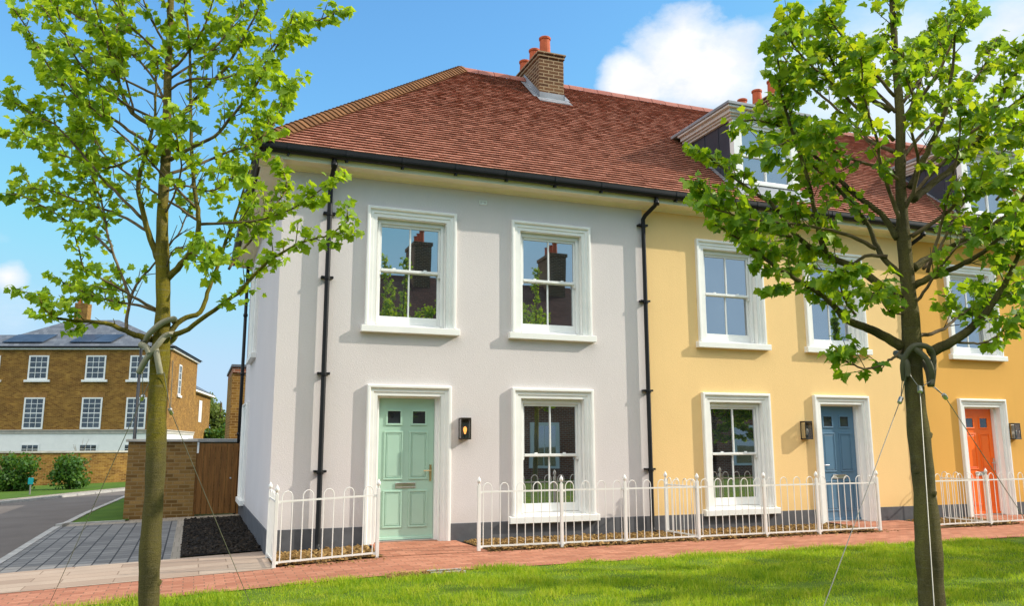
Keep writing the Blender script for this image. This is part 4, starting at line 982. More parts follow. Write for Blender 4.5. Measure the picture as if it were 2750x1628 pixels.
LIMBS_A=[[(-1.714,-5.164,2.129,0.0255),(-1.813,-5.15,2.153,0.0214),(-1.895,-5.148,2.185,0.0184),(-2.011,-5.136,2.234,0.0157),(-2.138,-5.121,2.247,0.0132),(-2.264,-5.108,2.251,0.0108),(-2.398,-5.093,2.281,0.0086),(-2.509,-5.087,2.424,0.0064),(-2.567,-5.103,2.426,0.0043)],[(-1.903,-5.091,2.196,0.0135),(-1.899,-5.051,2.378,0.0114),(-1.872,-5.012,2.532,0.0099),(-1.807,-4.983,2.653,0.0085),(-1.684,-4.974,2.835,0.0072),(-1.577,-4.956,3.04,0.006),(-1.519,-4.917,3.252,0.0047)],[(-1.644,-5.191,2.317,0.0135),(-1.803,-5.045,2.393,0.0112),(-1.913,-4.9,2.429,0.0094),(-2.115,-4.711,2.485,0.0079),(-2.274,-4.533,2.563,0.0064),(-2.45,-4.344,2.663,0.0049)],[(-1.704,-5.168,2.353,0.012),(-1.864,-5.174,2.441,0.0101),(-1.993,-5.208,2.506,0.0087),(-2.102,-5.256,2.56,0.0074),(-2.192,-5.316,2.612,0.0062),(-2.222,-5.403,2.729,0.0051),(-2.265,-5.487,2.841,0.0041)],[(-1.89,-5.096,2.407,0.012),(-1.946,-5.055,2.574,0.0106),(-2.029,-4.999,2.763,0.0096),(-2.096,-4.947,2.956,0.0087),(-2.128,-4.908,3.114,0.0078),(-2.198,-4.852,3.314,0.007),(-2.287,-4.789,3.518,0.0062),(-2.378,-4.724,3.726,0.0054),(-2.438,-4.67,3.978,0.0046)],[(-1.713,-5.164,2.735,0.0255),(-1.781,-5.172,2.893,0.0217),(-1.843,-5.19,3.085,0.0188),(-1.887,-5.219,3.277,0.0163),(-1.863,-5.275,3.448,0.0139),(-1.823,-5.34,3.618,0.0117),(-1.799,-5.401,3.786,0.0096),(-1.805,-5.451,4.027,0.0076),(-1.806,-5.504,4.192,0.0056)],[(-1.645,-5.19,2.588,0.027),(-1.552,-5.239,2.695,0.0233),(-1.469,-5.287,2.838,0.0206),(-1.446,-5.313,3.018,0.0181),(-1.483,-5.316,3.218,0.0159),(-1.528,-5.317,3.552,0.0137),(-1.558,-5.325,3.909,0.0116),(-1.596,-5.33,4.39,0.0096),(-1.654,-5.327,4.779,0.0077),(-1.677,-5.339,5.011,0.0058)],[(-1.455,-5.264,3.04,0.0105),(-1.652,-5.126,3.198,0.0092),(-1.91,-4.952,3.394,0.0082),(-2.18,-4.767,3.638,0.0073),(-2.412,-4.592,3.972,0.0065),(-2.599,-4.432,4.32,0.0056),(-2.726,-4.291,4.554,0.0048)],[(-1.478,-5.255,3.143,0.0105),(-1.692,-5.254,3.345,0.009),(-1.938,-5.259,3.575,0.0078),(-2.123,-5.296,3.722,0.0067),(-2.32,-5.334,3.882,0.0058),(-2.429,-5.409,4.015,0.0049),(-2.458,-5.52,4.177,0.004)],[(-1.617,-5.201,2.156,0.0225),(-1.526,-5.206,2.276,0.0195),(-1.397,-5.22,2.344,0.0173),(-1.355,-5.196,2.497,0.0153),(-1.298,-5.177,2.709,0.0134),(-1.226,-5.161,2.983,0.0116),(-1.166,-5.14,3.207,0.0098),(-1.076,-5.129,3.596,0.0081),(-0.995,-5.113,3.855,0.0064),(-0.946,-5.085,4.058,0.0048)],[(-1.584,-5.214,2.156,0.021),(-1.472,-5.287,2.205,0.0178),(-1.3,-5.389,2.341,0.0154),(-1.144,-5.488,2.459,0.0133),(-1.023,-5.575,2.612,0.0113),(-0.869,-5.677,2.746,0.0094),(-0.698,-5.786,2.824,0.0076),(-0.56,-5.884,2.858,0.0059),(-0.442,-5.976,2.952,0.0043)],[(-1.428,-5.274,3.011,0.012),(-1.235,-5.365,3.016,0.0099),(-1.035,-5.463,3.029,0.0083),(-0.855,-5.554,3.087,0.007),(-0.694,-5.64,3.173,0.0057),(-0.535,-5.726,3.315,0.0044)],[(-1.216,-5.356,2.66,0.0105),(-1.135,-5.303,2.807,0.009),(-1.051,-5.233,2.944,0.0078),(-0.948,-5.161,3.165,0.0068),(-0.805,-5.1,3.397,0.0058),(-0.82,-4.973,3.598,0.0049)],[(-1.699,-5.17,3.813,0.0195),(-1.563,-5.181,3.986,0.016),(-1.451,-5.174,4.167,0.0135),(-1.318,-5.172,4.352,0.0111),(-1.188,-5.165,4.669,0.0089),(-1.088,-5.144,4.953,0.0068),(-1.058,-5.095,5.203,0.0047)],[(-1.737,-5.155,3.736,0.021),(-1.829,-5.108,3.808,0.0176),(-1.993,-5.031,3.922,0.015),(-2.077,-4.983,4.107,0.0127),(-2.147,-4.941,4.314,0.0105),(-2.217,-4.897,4.526,0.0085),(-2.31,-4.844,4.782,0.0065),(-2.356,-4.809,5.0,0.0046)],[(-1.681,-5.177,3.523,0.018),(-1.54,-5.288,3.599,0.015),(-1.375,-5.421,3.669,0.0128),(-1.251,-5.545,3.81,0.0108),(-1.13,-5.671,3.967,0.009),(-1.029,-5.792,4.176,0.0073),(-0.93,-5.915,4.362,0.0056),(-0.894,-6.016,4.449,0.0041)],[(-1.69,-5.173,3.408,0.0135),(-1.483,-5.152,3.518,0.0112),(-1.278,-5.108,3.657,0.0095),(-1.081,-5.051,3.784,0.0079),(-0.915,-4.974,4.001,0.0064),(-0.84,-4.858,4.316,0.0049)],[(-1.844,-5.114,3.05,0.0135),(-2.027,-5.043,3.239,0.0114),(-2.175,-4.986,3.391,0.0098),(-2.327,-4.928,3.583,0.0083),(-2.536,-4.847,3.816,0.007),(-2.715,-4.778,3.895,0.0057),(-2.865,-4.72,4.013,0.0045)],[(-1.804,-5.129,2.957,0.012),(-2.025,-4.951,3.113,0.0101),(-2.251,-4.751,3.222,0.0087),(-2.47,-4.545,3.336,0.0074),(-2.66,-4.343,3.435,0.0061),(-2.87,-4.129,3.476,0.0049)],[(-2.044,-5.037,2.791,0.0105),(-2.169,-5.014,2.914,0.0088),(-2.304,-4.992,2.981,0.0076),(-2.441,-4.973,3.065,0.0064),(-2.592,-4.95,3.148,0.0054),(-2.741,-4.929,3.212,0.0044)],[(-1.727,-5.159,3.581,0.015),(-1.956,-5.122,3.717,0.0127),(-2.095,-5.131,3.809,0.0109),(-2.318,-5.113,3.936,0.0094),(-2.487,-5.119,4.059,0.008),(-2.626,-5.14,4.255,0.0066),(-2.729,-5.177,4.428,0.0054),(-2.824,-5.218,4.54,0.0042)],[(-1.715,-5.163,3.658,0.012),(-1.889,-4.994,3.617,0.0104),(-2.103,-4.787,3.542,0.0092),(-2.299,-4.576,3.607,0.0081),(-2.546,-4.339,3.737,0.0071),(-2.811,-4.089,3.938,0.0061),(-3.02,-3.857,4.037,0.0051)],[(-1.758,-5.147,4.448,0.0105),(-1.86,-5.199,4.585,0.0079),(-1.942,-5.278,4.727,0.006),(-1.969,-5.387,4.839,0.0043)],[(-1.727,-5.159,4.248,0.012),(-1.619,-5.309,4.336,0.0094),(-1.508,-5.485,4.487,0.0074),(-1.444,-5.653,4.646,0.0057),(-1.435,-5.807,4.715,0.0041)],[(-1.157,-5.378,4.186,0.009),(-1.043,-5.406,4.374,0.0078),(-0.926,-5.43,4.566,0.0069),(-0.769,-5.468,4.689,0.0061),(-0.625,-5.501,4.732,0.0053),(-0.499,-5.525,4.827,0.0046)],[(-1.974,-5.064,3.912,0.009),(-2.033,-4.923,4.14,0.0079),(-2.141,-4.738,4.491,0.0071),(-2.196,-4.561,4.823,0.0064),(-2.177,-4.405,5.174,0.0057),(-2.194,-4.229,5.498,0.005)],[(-1.734,-5.156,3.951,0.012),(-1.841,-5.031,4.205,0.0101),(-2.026,-4.857,4.477,0.0086),(-2.311,-4.636,4.763,0.0073),(-2.565,-4.421,4.975,0.0061),(-2.716,-4.242,5.218,0.0049)],[(-1.69,-5.173,3.275,0.009),(-1.552,-5.4,3.26,0.0073),(-1.385,-5.677,3.159,0.006),(-1.265,-5.953,3.159,0.0049),(-1.187,-6.224,3.183,0.0039)],[(-1.734,-5.156,4.089,0.0105),(-1.572,-5.345,4.132,0.0087),(-1.367,-5.578,4.063,0.0073),(-1.176,-5.818,4.045,0.0061),(-1.04,-6.046,3.948,0.005),(-0.94,-6.266,3.762,0.0039)],[(-1.695,-5.171,3.087,0.009),(-1.615,-5.398,3.217,0.0073),(-1.586,-5.648,3.323,0.006),(-1.623,-5.892,3.479,0.0048),(-1.591,-6.176,3.511,0.0038)],[(-1.751,-5.149,4.348,0.0105),(-2.018,-5.107,4.58,0.0079),(-2.225,-5.101,4.865,0.006),(-2.313,-5.147,4.982,0.0043)],[(-1.729,-5.158,4.188,0.0105),(-1.416,-5.097,4.535,0.0082),(-1.246,-4.941,4.943,0.0065),(-1.138,-4.743,5.341,0.0049)],[(-1.725,-5.16,3.814,0.012),(-2.069,-5.168,3.952,0.0093),(-2.356,-5.23,4.184,0.0073),(-2.465,-5.375,4.397,0.0056),(-2.496,-5.559,4.516,0.004)],[(-1.738,-5.155,4.01,0.0105),(-2.072,-4.939,4.227,0.0086),(-2.446,-4.688,4.543,0.0073),(-2.73,-4.464,4.898,0.006),(-2.906,-4.276,5.181,0.0048)],[(-1.664,-5.183,2.624,0.006),(-1.59,-5.32,2.801,0.0049),(-1.387,-5.531,2.682,0.0041),(-1.277,-5.717,2.651,0.0034),(-1.357,-5.837,2.635,0.0027)]]
LIMBS_B=[[(3.128,-7.459,2.013,0.0364),(2.991,-7.425,2.095,0.0314),(2.863,-7.399,2.148,0.0277),(2.733,-7.374,2.201,0.0244),(2.645,-7.366,2.294,0.0213),(2.517,-7.344,2.388,0.0183),(2.376,-7.318,2.467,0.0155),(2.235,-7.292,2.545,0.0129),(2.095,-7.268,2.651,0.0103),(1.955,-7.244,2.743,0.0078),(1.814,-7.22,2.819,0.0053)],[(3.142,-7.464,2.351,0.0336),(3.027,-7.409,2.453,0.0292),(2.901,-7.346,2.571,0.026),(2.758,-7.276,2.647,0.0231),(2.64,-7.215,2.716,0.0203),(2.537,-7.159,2.831,0.0177),(2.462,-7.113,2.984,0.0152),(2.384,-7.065,3.094,0.0128),(2.237,-6.991,3.221,0.0104),(2.117,-6.927,3.35,0.008),(2.034,-6.877,3.449,0.0057)],[(2.68,-7.286,2.675,0.021),(2.631,-7.302,2.79,0.018),(2.581,-7.324,2.954,0.0157),(2.515,-7.344,3.204,0.0137),(2.432,-7.359,3.423,0.0118),(2.346,-7.376,3.612,0.01),(2.284,-7.403,3.769,0.0084),(2.247,-7.441,3.925,0.0068),(2.197,-7.475,4.079,0.0052)],[(3.168,-7.474,2.522,0.0224),(3.084,-7.408,2.645,0.0196),(3.071,-7.361,2.771,0.0176),(3.048,-7.307,2.946,0.0157),(2.958,-7.225,3.141,0.014),(2.865,-7.139,3.31,0.0123),(2.769,-7.052,3.484,0.0107),(2.742,-6.989,3.661,0.0091),(2.748,-6.938,3.925,0.0076),(2.751,-6.885,4.164,0.006)],[(3.162,-7.472,2.782,0.0252),(3.116,-7.391,2.975,0.0213),(3.007,-7.273,3.148,0.0184),(2.926,-7.158,3.342,0.0158),(2.841,-7.038,3.529,0.0133),(2.739,-6.909,3.739,0.0109),(2.598,-6.761,3.858,0.0085),(2.478,-6.619,3.878,0.0061)],[(3.198,-7.486,2.083,0.0154),(3.356,-7.479,2.105,0.0132),(3.531,-7.463,2.158,0.0116),(3.691,-7.434,2.243,0.0102),(3.915,-7.426,2.36,0.0088),(4.144,-7.416,2.452,0.0074),(4.365,-7.4,2.531,0.0061)],[(3.305,-7.527,1.971,0.0392),(3.449,-7.605,2.052,0.0326),(3.578,-7.683,2.159,0.0277),(3.654,-7.743,2.28,0.0232),(3.73,-7.804,2.414,0.0191),(3.797,-7.862,2.59,0.0153),(3.835,-7.911,2.751,0.0116),(3.898,-7.97,2.912,0.0081)],[(3.24,-7.502,2.436,0.0266),(3.296,-7.575,2.483,0.0223),(3.353,-7.66,2.513,0.019),(3.444,-7.763,2.569,0.0161),(3.533,-7.868,2.651,0.0135),(3.609,-7.972,2.785,0.011),(3.662,-8.068,2.972,0.0086),(3.709,-8.165,3.141,0.0064)],[(3.25,-7.506,2.565,0.0308),(3.388,-7.509,2.647,0.0244),(3.634,-7.542,2.763,0.0197),(3.903,-7.579,2.898,0.0154),(4.126,-7.595,3.022,0.0113),(4.369,-7.616,3.15,0.0074)],[(3.277,-7.516,3.061,0.028),(3.43,-7.564,3.183,0.0236),(3.586,-7.61,3.307,0.0204),(3.719,-7.646,3.449,0.0175),(3.87,-7.689,3.623,0.0147),(4.019,-7.729,3.878,0.0121),(4.181,-7.775,4.106,0.0096),(4.315,-7.809,4.307,0.0071)],[(3.271,-7.514,3.15,0.0266),(3.333,-7.579,3.316,0.0218),(3.374,-7.645,3.463,0.0182),(3.426,-7.719,3.638,0.015),(3.439,-7.78,3.84,0.012),(3.436,-7.838,4.04,0.0092),(3.414,-7.89,4.191,0.0066)],[(3.189,-7.482,3.734,0.021),(3.047,-7.453,3.809,0.0167),(2.896,-7.425,3.889,0.0135),(2.774,-7.412,4.029,0.0106),(2.708,-7.421,4.199,0.0079),(2.654,-7.437,4.368,0.0054)],[(3.34,-7.54,2.536,0.0126),(3.333,-7.656,2.768,0.0101),(3.306,-7.789,3.014,0.0082),(3.268,-7.93,3.276,0.0065),(3.168,-8.055,3.426,0.005),(3.062,-8.184,3.564,0.0037)],[(3.316,-7.531,2.565,0.0126),(3.528,-7.495,2.735,0.0105),(3.744,-7.435,2.966,0.0089),(4.069,-7.405,3.306,0.0075),(4.374,-7.359,3.552,0.0061),(4.676,-7.305,3.779,0.0047)],[(3.198,-7.486,3.421,0.0168),(3.119,-7.387,3.506,0.0143),(3.091,-7.293,3.629,0.0125),(3.052,-7.188,3.791,0.0108),(2.918,-7.042,4.04,0.0092),(2.82,-6.906,4.284,0.0076),(2.777,-6.788,4.52,0.0061)],[(3.233,-7.499,3.603,0.0154),(3.46,-7.45,3.874,0.0116),(3.684,-7.371,4.205,0.0087),(3.896,-7.273,4.559,0.006)],[(3.25,-7.506,3.39,0.0154),(3.56,-7.462,3.664,0.0125),(3.938,-7.409,3.933,0.0104),(4.358,-7.356,4.345,0.0083),(4.672,-7.25,4.681,0.0063)],[(3.837,-7.732,3.06,0.0098),(3.879,-7.87,3.2,0.0073),(3.864,-8.012,3.297,0.0055),(3.817,-8.153,3.355,0.0039)],[(3.139,-7.463,2.018,0.0112),(3.077,-7.462,1.951,0.0097),(3.004,-7.462,1.917,0.0086),(2.92,-7.46,1.877,0.0075),(2.807,-7.448,1.853,0.0066),(2.689,-7.435,1.882,0.0057),(2.591,-7.431,1.921,0.0049),(2.531,-7.443,1.954,0.004)],[(3.192,-7.484,3.512,0.0154),(2.92,-7.509,3.645,0.0119),(2.6,-7.545,3.834,0.0093),(2.325,-7.611,3.919,0.007),(2.092,-7.703,4.034,0.005)],[(3.012,-7.414,2.71,0.0154),(2.815,-7.401,2.783,0.0132),(2.634,-7.408,2.807,0.0115),(2.426,-7.411,2.815,0.01),(2.207,-7.413,2.822,0.0087),(1.989,-7.42,2.812,0.0074),(1.765,-7.427,2.842,0.0062),(1.568,-7.447,2.87,0.005)],[(2.463,-7.202,2.799,0.0112),(2.295,-7.155,2.824,0.0092),(2.127,-7.11,2.863,0.0078),(1.986,-7.078,2.931,0.0065),(1.861,-7.053,3.071,0.0053),(1.81,-7.058,3.122,0.0041)],[(3.086,-7.443,2.652,0.014),(2.991,-7.338,2.667,0.0118),(2.868,-7.207,2.567,0.0102),(2.768,-7.079,2.615,0.0087),(2.669,-6.946,2.711,0.0073),(2.567,-6.808,2.81,0.0059),(2.461,-6.666,2.929,0.0046)],[(2.847,-7.35,2.238,0.0098),(2.662,-7.461,2.308,0.0072),(2.479,-7.612,2.391,0.0054),(2.296,-7.781,2.436,0.0037)],[(3.186,-7.481,2.914,0.0168),(3.074,-7.534,3.064,0.0139),(2.937,-7.597,3.232,0.0117),(2.832,-7.683,3.391,0.0098),(2.696,-7.763,3.512,0.008),(2.571,-7.853,3.653,0.0064),(2.471,-7.956,3.812,0.0049)],[(3.217,-7.493,2.973,0.0154),(3.228,-7.607,3.147,0.0128),(3.153,-7.711,3.308,0.0109),(3.015,-7.802,3.43,0.0091),(2.935,-7.922,3.541,0.0076),(2.777,-8.019,3.67,0.0061),(2.641,-8.129,3.788,0.0048)],[(3.209,-7.49,3.21,0.014),(3.019,-7.519,3.267,0.0115),(2.762,-7.545,3.285,0.0096),(2.53,-7.591,3.311,0.0079),(2.325,-7.654,3.332,0.0063),(2.105,-7.716,3.279,0.0049),(1.839,-7.766,3.172,0.0036)],[(3.256,-7.508,2.797,0.0168),(3.323,-7.66,2.88,0.0134),(3.377,-7.835,2.98,0.0109),(3.409,-8.014,3.043,0.0087),(3.407,-8.188,3.043,0.0067),(3.366,-8.354,3.037,0.0048)],[(3.215,-7.493,2.294,0.0126),(3.238,-7.583,2.379,0.0105),(3.275,-7.697,2.528,0.0088),(3.301,-7.815,2.643,0.0074),(3.338,-7.943,2.698,0.0061),(3.363,-8.071,2.71,0.0049),(3.365,-8.193,2.692,0.0037)],[(3.468,-7.59,2.054,0.0098),(3.502,-7.654,2.034,0.0082),(3.553,-7.735,2.027,0.007),(3.589,-7.815,2.06,0.0059),(3.611,-7.894,2.132,0.0049),(3.646,-7.98,2.241,0.004)],[(3.264,-7.511,3.649,0.0154),(3.443,-7.671,3.965,0.0112),(3.512,-7.809,4.22,0.008),(3.506,-7.926,4.343,0.0053)],[(3.282,-7.518,3.803,0.0126),(3.591,-7.486,4.136,0.0099),(3.897,-7.419,4.52,0.008),(4.157,-7.32,4.83,0.0061)],[(3.225,-7.496,3.85,0.0126),(2.945,-7.525,4.053,0.0095),(2.668,-7.584,4.203,0.0072),(2.46,-7.684,4.261,0.0051)],[(3.222,-7.495,3.726,0.014),(3.05,-7.323,4.101,0.0107),(2.848,-7.116,4.44,0.0082),(2.774,-6.947,4.645,0.0059)],[(3.305,-7.527,3.24,0.0168),(3.518,-7.718,3.457,0.0129),(3.685,-7.915,3.599,0.0099),(3.78,-8.095,3.716,0.0074),(3.768,-8.241,3.794,0.0051)],[(3.28,-7.517,3.091,0.0154),(3.637,-7.524,3.403,0.0124),(4.064,-7.53,3.614,0.0102),(4.443,-7.504,3.79,0.0082),(4.79,-7.456,3.892,0.0062)],[(3.159,-7.471,2.237,0.007),(2.957,-7.545,2.243,0.0057),(2.765,-7.655,2.295,0.0047),(2.585,-7.786,2.301,0.0038)]]
# ------------------------------------------------------------------ street trees
LEAF2 = [(0,0),(.13,-.10),(.36,-.09),(.46,.02),(.38,.11),(.43,.18),(.56,.23),(.64,.40),(.50,.45),(.36,.45),(.38,.58),(.30,.64),(.23,.78),(.11,.81),(0,1.0)]
OUT = LEAF2+[(-x,y) for x,y in reversed(LEAF2[1:-1])]
OUT = np.array(OUT)
def leaves_mesh(name, pos, dirs, nrms, size, mat, org, rg):
    n = len(pos); k = len(OUT)
    d = dirs/np.linalg.norm(dirs,axis=1)[:,None]; s = np.cross(nrms,d); s /= (np.linalg.norm(s,axis=1)[:,None]+1e-9); u = np.cross(d,s)
    P = np.empty((n,k+1,3))
    fold = rg.uniform(.0,.55,n); droop = rg.uniform(.1,.75,n); asym = rg.uniform(.85,1.15,n)
    px = np.concatenate([[0.0],OUT[:,0]]); py = np.concatenate([[.30],OUT[:,1]])
    for j in range(k+1):
        z = np.abs(px[j])*fold - droop*(py[j]**2)*.6 - .10*(np.abs(px[j])**2)*3*fold
        P[:,j] = pos + size[:,None]*(s*(px[j]*np.where(px[j]>0,asym,1/asym))[:,None] + d*py[j] + u*z[:,None])
    base = np.arange(n)[:,None]*(k+1)
    tri = np.array([(0,1+i,1+(i+1)%k) for i in range(k)]).ravel()
    loops = (base+tri[None,:]).ravel(); m = n*k
    return raw_mesh(name, P.reshape(-1,3)-np.array(org), loops, np.arange(m)*3, np.full(m,3), mat)
def smooth_path(pts, sub=4):
    P = [np.array(p,float) for p in pts]; out = []
    for i in range(len(P)-1):
        p0,p1,p2,p3 = P[max(0,i-1)],P[i],P[i+1],P[min(len(P)-1,i+2)]
        for k in range(sub):
            t = k/sub; out.append(.5*((2*p1)+(-p0+p2)*t+(2*p0-5*p1+4*p2-p3)*t*t+(-p0+3*p1-3*p2+p3)*t**3))
    out.append(P[-1]); return out
def street_tree(label, TR_, LB_, bark, leafm, lsize, density, seed, ground, group):
    rg = np.random.default_rng(seed)
    bx,by = TR_[0][0],TR_[0][1]
    t = thing('street_tree', label, 'tree', (bx,by,ground), group); org = _org(t)
    tp = smooth_path([(bx+.012,by,ground-.15,TR_[0][3]*1.35),(bx+.006,by,ground+.05,TR_[0][3]*1.14)]+TR_, 5)
    tp = [(p[0]+.006*math.sin(p[2]*5+seed),p[1]+.006*math.cos(p[2]*4),p[2],max(.004,p[3]*(1+.05*math.sin(p[2]*9+seed)+.035*math.sin(p[2]*23)))) for p in tp]
    m = MB(); m.tube([p[:3] for p in tp],[p[3] for p in tp],18); tk = part('trunk', m, bark, t, smooth=True)
    kn = MB()
    for q in tp[6:-8]:
        if rg.random() < .16:
            a = rg.uniform(0,6.28); r = q[3]; ex = (q[0]+math.cos(a)*r*.95, q[1]+math.sin(a)*r*.95, q[2]); kn.tube([(q[0]+math.cos(a)*r*.5,q[1]+math.sin(a)*r*.5,q[2]-.01),ex,(q[0]+math.cos(a)*(r+.012),q[1]+math.sin(a)*(r+.012),q[2]+.012)],[r*.5,r*.36,r*.16],8)
    if kn.v: part('knot', kn, bark, tk, smooth=True)
    pos=[];dr=[];nm=[];sz=[]
    def add_leaves(p, d, n, spread=.03, sc=1.0):
        for _ in range(n):
            a = rg.normal(size=3); out = np.array(d)*.5+a*np.array([1,1,.5]); out[2] -= rg.uniform(.3,1.35)
            out /= np.linalg.norm(out)+1e-9
            pet = rg.uniform(.03,.085)*lsize/.1
            q = np.array(p)+rg.normal(size=3)*spread*.4+out*np.array([1,1,.4])*pet
            nn = rg.normal(size=3)*.65; nn[2] += .85
            pos.append(q);dr.append(out);nm.append(nn);sz.append(lsize*sc*(.45+.95*rg.beta(2,2.2)))
    for il,lb in enumerate(LB_+[[q for q in TR_ if q[2]>ground+3.3]]):
        if len(lb)<3: continue
        sp = smooth_path(lb,4); m = MB()
        pts = [np.array(p[:3])+ (rg.normal(size=3)*.0025 if 0<i<len(sp)-1 else 0) for i,p in enumerate(sp)]
        m.tube(pts,[max(.0035,p[3]) for p in sp],8)
        n = len(pts); cum = np.concatenate([[0],np.cumsum([np.linalg.norm(b-a) for a,b in zip(pts,pts[1:])])]); L = cum[-1]
        s = .22*L+.06; 
        while s < L:
            i = min(n-2, int(np.searchsorted(cum,s)-1)); f = (s-cum[i])/max(1e-6,cum[i+1]-cum[i]); p = pts[i]*(1-f)+pts[i+1]*f
            d = pts[i+1]-pts[i]; d /= np.linalg.norm(d)+1e-9; fr = s/L
            tl = rg.uniform(.06,.27)*(1.15-.45*fr)*min(1,L/.9+.3)
            side = rg.normal(size=3); side -= d*side.dot(d); side /= np.linalg.norm(side)+1e-9
            td = d*rg.uniform(.35,.9)+side*rg.uniform(.5,1)+np.array([0,0,.28]); td /= np.linalg.norm(td)
            e1 = p+td*tl*.55; e2 = p+td*tl+np.array([0,0,.04*tl])
            m.tube([p,e1,e2],[.0042,.0032,.0022],4)
            w = density*(.55+.75*fr)
            ax_i = np.array([np.interp(p[2],[q[2] for q in TR_],[q[0] for q in TR_]), np.interp(p[2],[q[2] for q in TR_],[q[1] for q in TR_])]); near = np.hypot(p[0]-ax_i[0],p[1]-ax_i[1])
            if il < len(LB_) and near < .40 and rg.random() < .5: s += rg.uniform(.04,.10); continue
            nn_ = max(1, int(tl/.045))
            for kk in range(nn_):          # leaf pairs at nodes out along the twig
                f2 = (kk+1)/nn_; q = p+td*tl*f2+np.array([0,0,.04*tl*f2*f2]); add_leaves(q, td, int(rg.poisson(w*1.15)), .022)
            add_leaves(e2, td, int(rg.poisson(w*1.3)), .03)
            if fr>.3: add_leaves(p, d, int(rg.poisson(w*.7)), .04)
            s += rg.uniform(.04,.10)
        d = pts[-1]-pts[-2]; add_leaves(pts[-1], d/(np.linalg.norm(d)+1e-9), 7, .05)
        part('branch', m, bark if lb[0][3] > .018 else M['twig'], t, smooth=True)
    # leader top
    add_leaves(tp[-1][:3], (0,0,1), 12, .1)
    me = leaves_mesh('crown', np.array(pos), np.array(dr), np.array(nm), np.array(sz), leafm, org, rg)
    c = bpy.data.objects.new('crown', me); COL.objects.link(c); c.parent = t; ORG[c.name] = org
    print('leaves', label[:20], len(pos))
    return t
TG = lambda T: G(T[0][0],T[0][1])
ta = street_tree('young maple with lime leaves and yellow mossy trunk at the left', TRUNK_A, LIMBS_A, M['bark_a'], M['leaf_a'], .056, 2.75, 21, TG(TRUNK_A), 'young maples on the green')
tb = street_tree('young maple with darker green leaves and dark trunk at the right', TRUNK_B, LIMBS_B, M['bark_b'], M['leaf_b'], .062, 2.7, 33, TG(TRUNK_B), 'young maples on the green')
def place_copy(src, loc, rz, sc, label):
    c = copy_tree(src); c.location = loc; c.rotation_euler = (0,0,rz); c.scale = (sc,)*3; c['label'] = label; return c
td_ = street_tree('young maple standing just beyond the right edge of the view', TRUNK_B, LIMBS_B, M['bark_b'], M['leaf_b'], .085, 6.0, 55, TG(TRUNK_B), 'young maples on the green')
td_.location = (8.7,-6.2,-.06); td_.rotation_euler = (0,0,2.2); td_.scale = (.76,)*3
place_copy(td_, (10.5,-5.4,-.06), 4.0, .78, 'farther young maple beyond the right edge of the view')
place_copy(td_, (12.5,-6.0,-.06), .6, .8, 'third young maple beyond the right edge of the view')
place_copy(td_, (14.6,-5.1,-.06), 5.1, .8, 'fourth young maple beyond the right edge of the view')
place_copy(ta, (4.1,-12.6,-.1), 1.0, 1.12, 'young maple across the green behind the viewpoint, left one')
place_copy(ta, (8.9,-12.6,-.1), 2.6, 1.12, 'young maple across the green behind the viewpoint, right one')

# straps and guy cables
def tubes_thing(name, label, cat, paths, r, mat, loc, group=None, partname='loop', n=10):
    t = thing(name, label, cat, loc, group)
    for p in paths:
        m = MB(); sp = smooth_path([tuple(q)+(r,) for q in p], 6); m.tube([q[:3] for q in sp], r, n); part(partname, m, mat, t, smooth=True)
    return t
ca = np.array(TRUNK_A[5][:3]); cb = np.array([3.196,-7.485,1.84])
rv = np.array([RX,RYv,0]); hv = np.array([HX,HY,0]); zv = np.array([0,0,1.0])
def at(c, a, d, z): return tuple(c+rv*a+hv*d+zv*z)
zc = 2.03
ca = np.array([-1.652,-5.188,zc])
tubes_thing('tree_tie', 'olive rubber straps crossed round the left maple at its lowest fork', 'tree tie',
    [[at(ca,-.115,-.075,-.155),at(ca,-.06,-.10,-.06),at(ca,.015,-.095,.05),at(ca,.055,-.06,.12),at(ca,.085,.03,.14),at(ca,.03,.10,.10),at(ca,-.07,.08,.02)],
     [at(ca,-.13,.02,.07),at(ca,-.125,-.05,.055),at(ca,-.065,-.095,.03),at(ca,-.03,-.11,-.02)],
     [at(ca,-.105,-.02,.085),at(ca,-.055,-.085,.13),at(ca,.03,-.085,.21),at(ca,.085,-.02,.25),at(ca,.06,.06,.24)],
     [at(ca,.0,-.09,.02),at(ca,.03,-.10,-.08),at(ca,.045,-.085,-.165)]], .022, M['olive_tube'], tuple(ca))
cb = np.array([3.197,-7.486,1.93])
tubes_thing('tree_tie', 'dark olive rubber straps looped round the right maple at its lowest fork', 'tree tie',
    [[at(cb,-.085,-.02,-.15),at(cb,-.10,-.06,-.03),at(cb,-.05,-.10,.07),at(cb,.04,-.10,.075),at(cb,.105,-.06,.03),at(cb,.105,-.05,-.08),at(cb,.065,-.085,-.19)],
     [at(cb,-.04,-.095,.07),at(cb,.03,-.115,-.01),at(cb,.065,-.10,-.09),at(cb,.085,-.05,-.17)],
     [at(cb,-.10,.0,.02),at(cb,-.075,.08,.05),at(cb,.05,.09,.03),at(cb,.10,.03,-.06),at(cb,.10,-.0,-.19)],
     [at(cb,-.105,-.02,.02),at(cb,-.085,-.075,-.03),at(cb,-.08,-.07,-.13)]], .019, M['dark_tube'], tuple(cb))
def guy(label, top, clamp, anchor, loops):
    anchor = (anchor[0],anchor[1],G(anchor[0],anchor[1])-.02)
    t = thing('guy_cable', label, 'guy cable', anchor, 'tree guy cables')
    m = MB(); m.tube([clamp,anchor],.0030,6); part('cable', m, M['cable'], t)
    for l in loops: m = MB(); m.tube([l,clamp],.0028,6); part('loop', m, M['cable'], t)
    c = Vector(clamp); d = (Vector(anchor)-c).normalized(); m = MB(); m.tube([c-d*.02,c-d*.012,c+d*.035,c+d*.042],[.006,.016,.016,.006],8); part('clamp', m, M['steel'], t, smooth=False)
    return t
